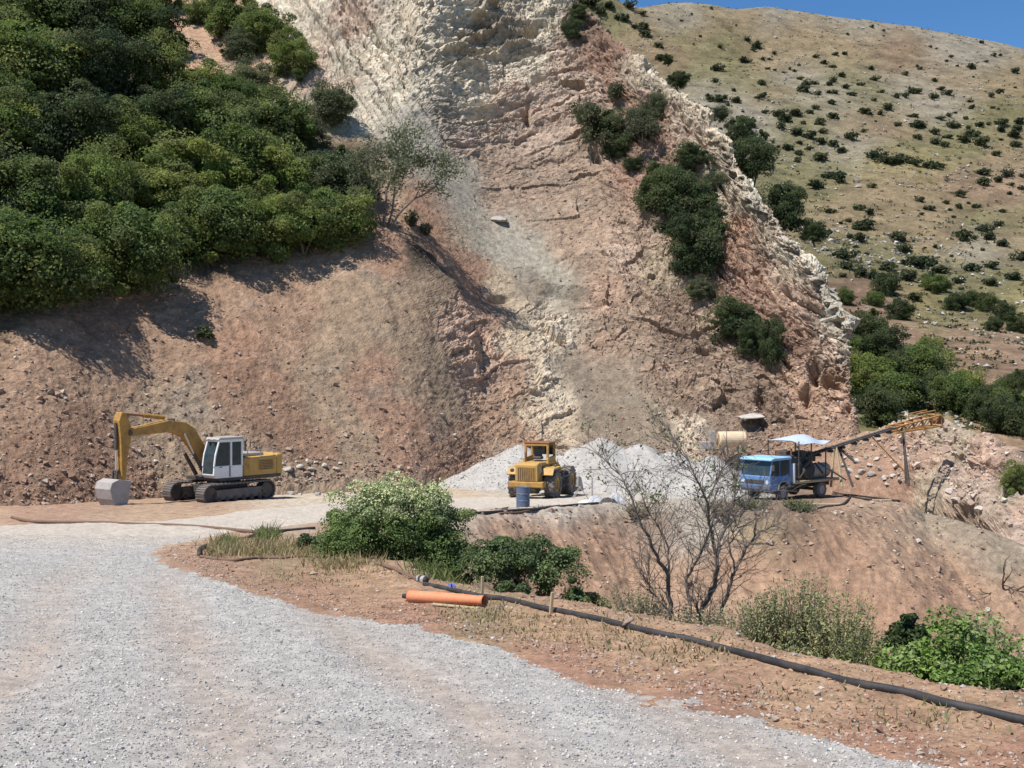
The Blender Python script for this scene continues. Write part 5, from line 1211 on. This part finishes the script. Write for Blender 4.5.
MB().box((.75, 0, 1.9), (1.5, 1.5, .12)).prism([(.1, 1.95), (1.45, 1.95), (1.45, 2.25), (.1, 2.15)], -.72, -.6).prism([(.1, 1.95), (1.45, 1.95), (1.45, 2.25), (.1, 2.15)], .6, .72).build('cab_floor', M['yellow'], wl, .02)
cf = MB()
for x, y in ((.3, .62), (.3, -.62), (1.5, .62), (1.5, -.62)): cf.box((x, y, 2.4), (.12, .12, 1.0))
cf.box((.3, 0, 2.86), (.13, 1.3, .13)).box((1.5, 0, 2.86), (.13, 1.3, .13))
cf = cf.build('rollover_frame', M['ochre'], wl, .015)
MB().prism([(.2, 2.93), (1.62, 2.93), (1.6, 3.0), (.22, 3.0)], -.72, .72).build('roof', M['rust'], cf, .03)
MB().box((.5, 0, 2.15), (.5, .5, .16)).box((.55, 0, 2.4), (.12, .45, .5)).build('seat', M['dark'], wl, .05)
MB().tube([(1.3, 0, 2.1), (1.05, 0, 2.55)], .03, 6).lathe([(.2, -.015), (.22, 0), (.2, .015)], (1.02, 0, 2.6), 16).build('steering_wheel', M['dark'], wl)
MB().box((1.53, 0, 2.55), (.02, 1.1, .55)).build('windscreen', M['glass'], cf)
MB().cyl((-.7, .3, 1.95), (-.7, .3, 2.5), .05).build('exhaust_pipe', M['rust'], hd)
for y in (-.5, .5):
    ar = MB().prism([(1.9, 1.5), (2.2, 1.9), (3.4, 1.25), (4.3, .55), (4.2, .35), (3.2, .85), (2.1, 1.4)], y - .09, y + .09).build('loader_arm', M['yellow'], wl, .02)
    c4 = MB().cyl((2.0, y * .7, 1.0), (3.2, y * .7, 1.0), .08).build('lift_cylinder', M['dark'], wl)
MB().prism([(1.75, .7), (2.4, .7), (2.4, 1.9), (1.75, 1.7)], -.45, .45).build('front_frame', M['yellow'], wl, .05)
bk = MB()
bp = [(4.1, .9), (4.05, .3), (4.3, .02), (5.15, .0), (5.2, .05), (4.4, .12), (4.15, .4), (4.2, .9)]
bk.prism(bp, -1.3, 1.3)
for y in (-1.3, 1.26): bk.prism([(4.1, .9), (4.05, .3), (4.3, .02), (5.15, 0), (4.6, .8)], y, y + .04)
bk.build('loader_bucket', M['steel'], wl, .01)
st = MB()
for k in range(3): st.box((.95 , -1.28, .65 + .35 * k), (.4, .04, .04))
st.box((.76, -1.28, 1.05), (.04, .04, .9)).box((1.14, -1.28, 1.05), (.04, .04, .9)).build('ladder', M['dark'], wl)

# ------------------------------------------------------------------ old blue truck with machinery on its bed
tk = thing('flatbed_truck', 'old light blue flatbed truck with a white tarp canopy at the platform edge', 'truck', at_floor(768, 499) + Vector((0, 0, -.05)), math.radians(220))
for y in (-.82, .82): wheel(tk, (0, y, .4), .4, .24, 0, rim=M['steel'], n=20)
for y in (-.8, .8): wheel(tk, (-3.2, y, .4), .4, .34, 0, rim=M['steel'], n=20)
MB().box((-1.9, .38, .62), (5.4, .1, .18)).box((-1.9, -.38, .62), (5.4, .1, .18)).cyl((-3.2, -.7, .4), (-3.2, .7, .4), .08).cyl((0, -.7, .4), (0, .7, .4), .07).build('chassis', M['dark'], tk)
low = MB().prism([(-.62, .62), (-.45, .62), (-.42, .84), (-.2, .98), (.2, .98), (.42, .84), (.46, .5), (1.0, .5), (1.05, .75), (1.03, 1.28), (-.62, 1.28)], -.92, .92).build('cab', M['blue'], tk, .05)
MB().box((1.055, 0, .72), (.06, 1.84, .2)).build('bumper', M['drum'], low, .02)
MB().box((1.05, 0, .98), (.03, 1.1, .2)).build('radiator_grille', M['dark'], low, .01)
for y in (-.72, .72):
    hl = MB().lathe([(0, 0), (.1, 0), (.1, .03), (0, .04)], (0, 0, 0), 16); hl.v = [(1.045 + b, y + a, .98 + c) for a, b, c in hl.v]; hl.build('headlight', M['white'], low)
up = MB()
for y in (-.88, .88):
    up.tube([(1.0, y, 1.27), (.84, y, 2.02)], .04, 6); up.tube([(-.58, y, 1.27), (-.58, y, 2.02)], .06, 6); up.tube([(.25, y, 1.27), (.25, y, 2.02)], .03, 6)
up.box((-.6, 0, 1.62), (.04, 1.7, .76)).build('cab_pillars', M['blue'], low)
MB().prism([(.98, 1.3), (.84, 2.0), (.81, 2.0), (.95, 1.3)], -.84, .84).build('windscreen', M['glass'], low)
for y in (-.88, .88):
    MB().prism([(.28, 1.3), (.95, 1.3), (.82, 2.0), (.28, 2.0)], y - .008, y + .008).build('door_window', M['glass'], low)
    MB().prism([(-.53, 1.3), (.22, 1.3), (.22, 2.0), (-.53, 2.0)], y - .008, y + .008).build('side_window', M['glass'], low)
MB().prism([(-.66, 2.04), (1.02, 2.0), (1.06, 2.07), (.8, 2.16), (-.64, 2.18)], -.96, .96).build('cab_roof', M['lightblue'], low, .04)
MB().tube([(1.0, .95, 1.6), (1.05, 1.08, 1.6)], .015, 5).box((1.05, 1.1, 1.7), (.04, .14, .28)).build('mirror', M['dark'], low)
MB().prism([(-.42, .70), (-.36, .90), (-.2, 1.02), (.2, 1.02), (.4, .88), (.48, .60), (.42, .60), (.34, .85), (.18, .96), (-.18, .96), (-.32, .85), (-.38, .70)], .9, .98).build('wheel_arch', M['steel'], low)
bd = MB().box((-2.75, 0, .86), (4.1, 2.0, .12)).build('flatbed', M['wood'], tk, .02)
MB().box((-.78, .0, 1.2), (.06, 2.0, .56)).box((-.78, .94, 1.35), (.1, .18, .95)).build('headboard', M['white'], bd, .01)
cn = MB(); n_ = 17; vv = []
for i in range(n_):
    for j in range(n_):
        u, v = i / (n_ - 1), j / (n_ - 1)
        z = 2.98 + .30 * math.sin(u * math.pi) * math.sin(v * math.pi) - .20 * u * (1 - v) + .10 * math.sin(u * 9 + v * 5) * u * v - .28 * max(0, v - .72) * 2
        vv.append((-1.2 - 2.5 * u, -1.05 + 2.2 * v, z - .05))
cn.v = vv; cn.f = [(i * n_ + j, (i + 1) * n_ + j, (i + 1) * n_ + j + 1, i * n_ + j + 1) for i in range(n_ - 1) for j in range(n_ - 1)]
cp = cn.build('canopy', M['tarp'], tk); sd = cp.modifiers.new('sheet', 'SOLIDIFY'); sd.thickness = .012
for x, y, z in ((-1.25, -.93, 2.95), (-1.25, .93, 2.9), (-3.55, -.93, 2.7), (-3.55, .93, 2.55), (-2.3, .93, 2.85)):
    MB().cyl((x, y, .92), (x, y, z), .035, n=8).build('canopy_pole', M['dark'], cp)
# the drilling compressor standing on the bed
cr_ = thing('compressor', 'dark engine and compressor set standing on the truck bed under the tarp', 'compressor')
cr_.location = tk.location; cr_.rotation_euler = tk.rotation_euler
MB().box((-1.9, 0, 1.35), (1.6, 1.3, .82)).box((-1.75, .1, 1.9), (1.1, .9, .4)).box((-2.9, 0, 2.05), (1.0, .9, .5)).box((-1.5, -.2, 2.2), (.5, .7, .4)).box((-2.3, .3, 2.15), (.4, .4, .5)).build('engine_block', M['dark'], cr_, .05)
MB().lathe([(0, -.08), (.46, -.08), (.46, .08), (.36, .08), (.34, .03), (0, .03)], (-2.35, .72, 1.42), 26).build('flywheel', M['dark'], cr_)
MB().cyl((-4.3, .35, 1.33), (-2.75, .35, 1.33), .38, n=20).cyl((-4.0, -.45, 1.25), (-2.75, -.45, 1.25), .3, n=20).build('air_tank', M['steel'], cr_, smooth=False)
MB().cyl((-1.5, .3, 1.9), (-1.5, .3, 2.5), .05).cyl((-1.3, -.3, 1.9), (-1.3, -.3, 2.3), .13).build('exhaust_pipe', M['rust'], cr_)
MB().tube([(-1.2, .62, 1.2), (-1.5, .8, 1.05), (-2.0, .82, 1.5), (-2.9, .75, 1.75), (-3.5, .8, 1.2)], .04, 7).tube([(-1.4, .62, 1.6), (-2.1, .7, 2.0), (-2.8, .5, 1.8), (-3.2, .4, 1.6)], .03, 7).build('hose', M['hose'], cr_)
MB().box((-1.1, .2, 1.6), (.35, .9, 1.2)).build('radiator', M['dark'], cr_, .03)
MB().box((-2.0, .63, 1.12), (.7, .04, .3)).build('rusty_panel', M['rust'], cr_, .01)

# ------------------------------------------------------------------ conveyor
def Pz(px, py, D): return Vector(UP(px, py, D))
A0, A1 = Pz(806, 456, 56.0), Pz(900, 426, 58.5)
ax = (A1 - A0).normalized(); sdv = ax.cross(Vector((0, 0, 1))).normalized()
cv = thing('conveyor', 'rusty inclined conveyor on pole legs beside the blue truck', 'conveyor', at_floor(850, 487))
O = cv.location
def loc(*p): return [q - O for q in p]
mb = MB()
for s in (-.16, .16): mb.tube(loc(A0 + sdv * s, A1 + sdv * s), .05, 6)
for k in range(13): q = A0.lerp(A1, k / 12); mb.tube(loc(q - sdv * .16, q + sdv * .16), .025, 6)
mb.build('conveyor_frame', M['dark'], cv)
vv = []
bl = MB(); 
for q in (A0, A1): pass
bl.add(loc(A0 - sdv * .11 + Vector((0, 0, .06)), A0 + sdv * .11 + Vector((0, 0, .06)), A1 + sdv * .11 + Vector((0, 0, .06)), A1 - sdv * .11 + Vector((0, 0, .06))) + loc(A0 - sdv * .11 + Vector((0, 0, .08)), A0 + sdv * .11 + Vector((0, 0, .08)), A1 + sdv * .11 + Vector((0, 0, .08)), A1 - sdv * .11 + Vector((0, 0, .08))), [(3, 2, 1, 0), (4, 5, 6, 7), (0, 1, 5, 4), (2, 3, 7, 6), (1, 2, 6, 5), (3, 0, 4, 7)])
bl.build('belt', M['dark'], cv)
for k in range(1, 8):
    q = A0.lerp(A1, k / 8) - Vector((0, 0, .14)); MB().tube(loc(q - sdv * .18, q + sdv * .18), .08, 8).build('roller', M['dark'], cv)
# lattice head
B0, B1 = Pz(891, 430, 58.2), Pz(936, 420.5, 59.4)
ax2 = (B1 - B0).normalized(); up2 = Vector((0, 0, 1)); up2 = (up2 - ax2 * ax2.z).normalized()
mb = MB()
for s in (-.38, .38):
    for hgt_ in (-.28, .30):
        mb.tube(loc(B0 + sdv * s + up2 * (hgt_ * .5), B1 + sdv * s + up2 * hgt_), .05, 6)
    for k in range(5):
        a, b = B0.lerp(B1, k / 5), B0.lerp(B1, (k + 1) / 5)
        e0, e1 = .5 + .5 * k / 5, .5 + .5 * (k + 1) / 5
        mb.tube(loc(a + sdv * s - up2 * .28 * e0, b + sdv * s + up2 * .3 * e1), .03, 5)
        mb.tube(loc(b + sdv * s - up2 * .28 * e1, b + sdv * s + up2 * .3 * e1), .035, 5)
for k in range(6):
    a = B0.lerp(B1, k / 5); e = .5 + .5 * k / 5
    for hh_ in (-.28, .3): mb.tube(loc(a - sdv * .38 + up2 * hh_ * e, a + sdv * .38 + up2 * hh_ * e), .03, 5)
hd = mb.build('conveyor_head', M['rustyellow'], cv)
MB().tube(loc(B1 - sdv * .36 + ax2 * .05, B1 + sdv * .36 + ax2 * .05), .2, 14).build('drum_pulley', M['rust'], hd)
C1 = B0.lerp(B1, .5) + up2 * .3
MB().tube(loc(C1 - sdv * .3, C1 - sdv * .3 + up2 * .3, C1 - sdv * .3 + up2 * .3 + ax2 * 1.3, C1 - sdv * .3 + ax2 * 1.3), .035, 6).tube(loc(C1 + sdv * .3, C1 + sdv * .3 + up2 * .3, C1 + sdv * .3 + up2 * .3 + ax2 * 1.3, C1 + sdv * .3 + ax2 * 1.3), .035, 6).build('motor_cage', M['rustyellow'], hd)
for a, b, w_, nm, m_ in [((902, 428, 58.4), (909, 486, 57.6), .07, 'leg', 'dark'), ((904, 428, 59.0), (906, 484, 59.0), .06, 'leg', 'wood'), ((838, 446, 57.0), (853, 487, 56.2), .06, 'leg', 'dark'), ((836, 447, 56.6), (842, 487, 56.0), .07, 'leg', 'wood'), ((834, 448, 57.3), (831, 487, 57.0), .06, 'leg', 'wood')]:
    MB().tube(loc(Pz(*a), Pz(*b)), w_, 7).build(nm, M[m_], cv)
MB().tube(loc(Pz(872, 437, 57.6), Pz(905, 472, 57.8)), .035, 6).build('brace', M['rustyellow'], cv)
MB().tube(loc(Pz(838, 447, 57), Pz(854, 461, 56.6)), .07, 7).build('brace', M['dark'], cv)
MB().tube(loc(Pz(818, 462, 55.8), Pz(846, 480, 56)), .04, 6).build('brace', M['dark'], cv)

# ------------------------------------------------------------------ drum, tank, scrap
dr = thing('oil_drum', 'blue steel drum standing on the platform edge behind the loader', 'drum', at_floor(523, 507.5))
MB().lathe([(0, 0), (.285, 0), (.295, .02), (.285, .04), (.285, .28), (.30, .30), (.285, .32), (.285, .57), (.30, .59), (.285, .61), (.285, .85), (.295, .88), (.28, .88), (.27, .86), (0, .86)], (0, 0, 0), 24)
mb = MB().lathe([(0, 0), (.285, 0), (.295, .02), (.285, .04), (.285, .28), (.30, .30), (.285, .32), (.285, .57), (.30, .59), (.285, .61), (.285, .85), (.295, .88), (.28, .88), (.27, .86), (0, .86)], (0, 0, 0), 24)
mb.v = [(x, z, y) for x, y, z in mb.v]
mb.build('drum_body', M['drum'], dr)
MB().cyl((.15, -.1, .86), (.15, -.1, .90), .035).build('bung', M['steel'], dr)
rk_ = thing('metal_frame', 'thin metal pipe frame standing beside the loader front wheel', 'frame', at_floor(582, 500))
mb = MB()
for y in (-.3, .3): mb.tube([(-.5, y, 0), (-.1, y, .62), (.35, y, 0)], .025, 6)
mb.tube([(-.1, -.3, .62), (-.1, .3, .62)], .025, 6).tube([(.5, -.3, 0), (.5, -.3, 1.1), (.5, .3, 1.1), (.5, .3, 0)], .022, 6).tube([(.5, -.3, .5), (.5, .3, .5)], .022, 6).tube([(.1, -.3, .9), (.5, -.3, .6)], .02, 5)
mb.build('stand', M['steel'], rk_)
sc_ = thing('scrap_sheet', 'crumpled grey sheet metal and plastic heaped on the platform lip right of the drum', 'scrap', at_floor(606, 505))
rng = np.random.RandomState(4)
for k, (x, y, sx, sy, h_, m_) in enumerate([(-.4, 0, 1.1, .7, .35, 'greytarp'), (.45, .1, .9, .6, .45, 'greytarp'), (-.9, -.1, .7, .5, .18, 'white'), (.05, -.25, .9, .4, .3, 'dark')]):
    n = 14; u, v = np.meshgrid(np.linspace(-1, 1, n), np.linspace(-1, 1, n)); 
    Pk = np.stack([u * 1.7 + k * 5, v * 1.7, 0 * u], -1)
    z = h_ * (1 - np.maximum(np.abs(u), np.abs(v)) ** 2) + .20 * np.abs(fbm(Pk, .8, 3, 400 + k)) + .02
    V = np.stack([x + u * sx / 2 + .1 * fbm(Pk, .9, 2, 410 + k), y + v * sy / 2, z], -1)
    o = link('sheet', np_mesh('sheet', V.reshape(-1, 3), grid_faces(n, n), M[m_]), sc_); md = o.modifiers.new('t', 'SOLIDIFY'); md.thickness = .02
p = hit('quarry', 727, 446)
tkq = thing('water_tank', 'cream cylindrical tank lying at the foot of the cliff behind the small gravel pile', 'tank', p + Vector((0, -1.6, -.2)))
mb = MB().lathe([(0, -.95), (.48, -.95), (.56, -.88), (.56, -.3), (.575, -.28), (.56, -.26), (.56, .26), (.575, .28), (.56, .3), (.56, .88), (.48, .95), (0, .95)], (0, 0, .75), 24)
mb.rotz(math.radians(-84)).build('tank_body', M['cream'], tkq)
MB().box((-.5, 0, .15), (.12, 1.0, .5)).box((.5, 0, .15), (.12, 1.0, .5)).build('cradle', M['steel'], tkq, .01)
MB().box((-1.7, .1, .35), (.9, .6, .5)).box((-1.35, -.1, .95), (.35, .4, .8)).build('grey_housing', M['steel'], tkq, .03)
p = hit('quarry', 750, 419); o = rock(p + Vector((0, -.9, 0)), 1.0, 0, 'flat grey slab jutting from the cliff foot above the cream tank', None); o.scale = (1.3, 1.2, .28); o.rotation_euler = (.1, -.08, .2)

# ------------------------------------------------------------------ hoses and small things on the verge
def hose(name, pts, r, mat, label, cat='hose', lift=.6, sub=4):
    W_ = []
    for a, b in pts:
        p = hit('ground', a, b, 1.5); W_.append(p + Vector((0, 0, r * lift)))
    Wn = np.array([w[:] for w in W_]); t = np.linspace(0, len(W_) - 1, (len(W_) - 1) * sub + 1); Pd = catmull(Wn, t)
    rng = np.random.RandomState(len(pts)); Pd[:, 2] += .3 * r * fbm(Pd, .8, 2, 7)
    o = MB().tube([tuple(q) for q in Pd], r, 10).build(name, mat, smooth=True); 
    return props(o, label, cat)
hose('pipe', [(425, 585), (440, 588), (460, 592.5), (480, 597), (500, 600), (520, 604), (540, 609), (560, 612.5), (580, 617), (600, 621), (620, 626), (640, 631), (665, 636), (690, 642), (715, 648), (740, 655), (765, 661), (790, 668), (815, 675), (840, 681), (865, 687), (890, 692), (920, 699), (950, 706), (985, 714), (1024, 723), (1060, 732), (1090, 740)], .036, M['hose'], 'thick black plastic pipe along the verge edge, from the elbow to the right margin', 'pipe')
hose('pipe', [(201, 557.5), (215, 560), (235, 561), (260, 559), (285, 558.5), (310, 557.5), (330, 559), (345, 560), (365, 562), (385, 566.5), (398, 572), (410, 577.5), (419, 581)], .036, M['brownhose'], 'thinner brown pipe from the road bend to the elbow below the large bush', 'pipe')
hose('hose', [(200, 556), (199, 551.5), (206, 547.5), (225, 543.5), (245, 539.5), (262, 534.5), (285, 531.5), (315, 529.5)], .05, M['hose'], 'black hose curving back from the road bend to the quarry floor')
hose('hose', [(12, 518), (30, 522), (60, 523.5), (100, 523.5), (140, 525), (175, 526), (215, 529.5), (250, 532.5), (268, 534)], .055, M['brownhose'], 'brown hose lying across the far end of the gravel road')
hose('hose', [(466, 515), (490, 513.5), (515, 511.5), (540, 509.5), (560, 507.5), (580, 505.5), (598, 503.5)], .06, M['hose'], 'black hose along the platform lip past the blue drum')
hose('hose', [(500, 514.5), (520, 513), (545, 508), (560, 506)], .045, M['brownhose'], 'thin brown hose looped over the lip hose by the blue drum')
hose('hose', [(835, 489.5), (860, 489), (885, 489), (899, 490.5), (900, 493.5), (890, 495.5), (850, 494.5), (832, 494)], .045, M['hose'], 'black hose looping on the floor right of the truck')
hose('hose', [(778, 511), (800, 513), (815, 510), (826, 507), (842, 504), (851, 497)], .045, M['hose'], 'black hose sagging over the lip in front of the truck')
e = hit('ground', 421, 582)
el = thing('pipe_elbow', 'dark elbow joining the brown pipe and the thick black pipe', 'pipe fitting', e)
MB().tube([(-.05, .10, .03), (.0, .03, .05), (.02, -.05, .05), (.1, -.12, .05)], .055, 10).build('elbow_body', M['hose'], el, smooth=True)
MB().tube([(-.03, .07, .04), (.0, .03, .05)], .066, 10).tube([(.03, -.06, .05), (.08, -.1, .05)], .066, 10).build('coupling', M['steel'], el)
p = hit('ground', 452, 590.5); MB().tube([(-.03, -.05, .03), (-.02, 0, .085), (0, .05, .03)], .018, 6).tube([(-.05, .02, .07), (0, -.02, .10), (.06, -.05, .06)], .014, 6).build('pipe_clamp', M['bluecloth'], None, .02, label='small bright blue strap tied round the black pipe', cat='strap').location = p
p0, p1 = hit('ground', 409, 601.5, 1.5), hit('ground', 484, 606.5, 1.5)
op = thing('orange_pipe', 'short orange plastic pipe lying on the red verge beside the black pipe', 'pipe', p0)
d = p1 - p0; U = [Vector((0, 0, .07)) + d * q for q in (0, .02, .45, .72, .9, .955, 1.0)]
body = MB().tube(U, [.078, .082, .080, .074, .064, .068, .074], 22, cap=False).build('pipe_body', M['orange'], op, smooth=True)
md = body.modifiers.new('wall', 'SOLIDIFY'); md.thickness = .008
MB().tube([Vector((0, 0, .07)) + d * -.09, Vector((0, 0, .07)) + d * .03], [.03, .05], 10).tube([Vector((0, 0, .07)) + d * .01, Vector((0, 0, .07)) + d * d * .02], .076, 16).build('end_plug', M['hose'], op)
MB().tube([Vector((0, 0, .07)) + d * .985, Vector((0, 0, .07)) + d * 1.005], [.06, .078], 18, cap=False).build('socket_rim', M['rust'], op)
q0, q1 = hit('ground', 432, 606, 1.5), hit('ground', 478, 608, 1.5)
o = MB().box((0, 0, .012), ((q1 - q0).length, .07, .02)).build('plank', M['wood'], None, .004, label='pale thin strip of wood lying in front of the orange pipe', cat='plank'); o.location = (q0 + q1) / 2; o.rotation_euler[2] = math.atan2((q1 - q0).y, (q1 - q0).x)
for px, py, h_, lean, lab in [(481.5, 597, .27, .02, 'short wooden stake just right of the orange pipe'), (551, 615, .26, .1, 'pale wooden stake in front of the dark bush')]:
    p = hit('ground', px, py, 1.5) + Vector((0, .06, 0)); o = MB().box((0, 0, h_ / 2 - .04), (.035, .03, h_ + .08)).build('stake', M['wood'], None, .004, label=lab, cat='stake', group='wooden stakes'); o.location = p; o.rotation_euler = (0, lean, .4)
for px, py, ln, an, lab in [(650, 503, 1.6, .2, 'weathered board lying on the platform lip left of the small gravel pile'), (812, 505, 2.4, -.1, 'long grey log lying in front of the truck bed'), (880, 487, .9, .1, 'short pale board on the floor under the conveyor')]:
    p = hit('ground', px, py, 2); o = MB().box((0, 0, .06), (ln, .16, .09)).build('board', M['wood'], None, .01, label=lab, cat='board'); o.location = p; o.rotation_euler[2] = an
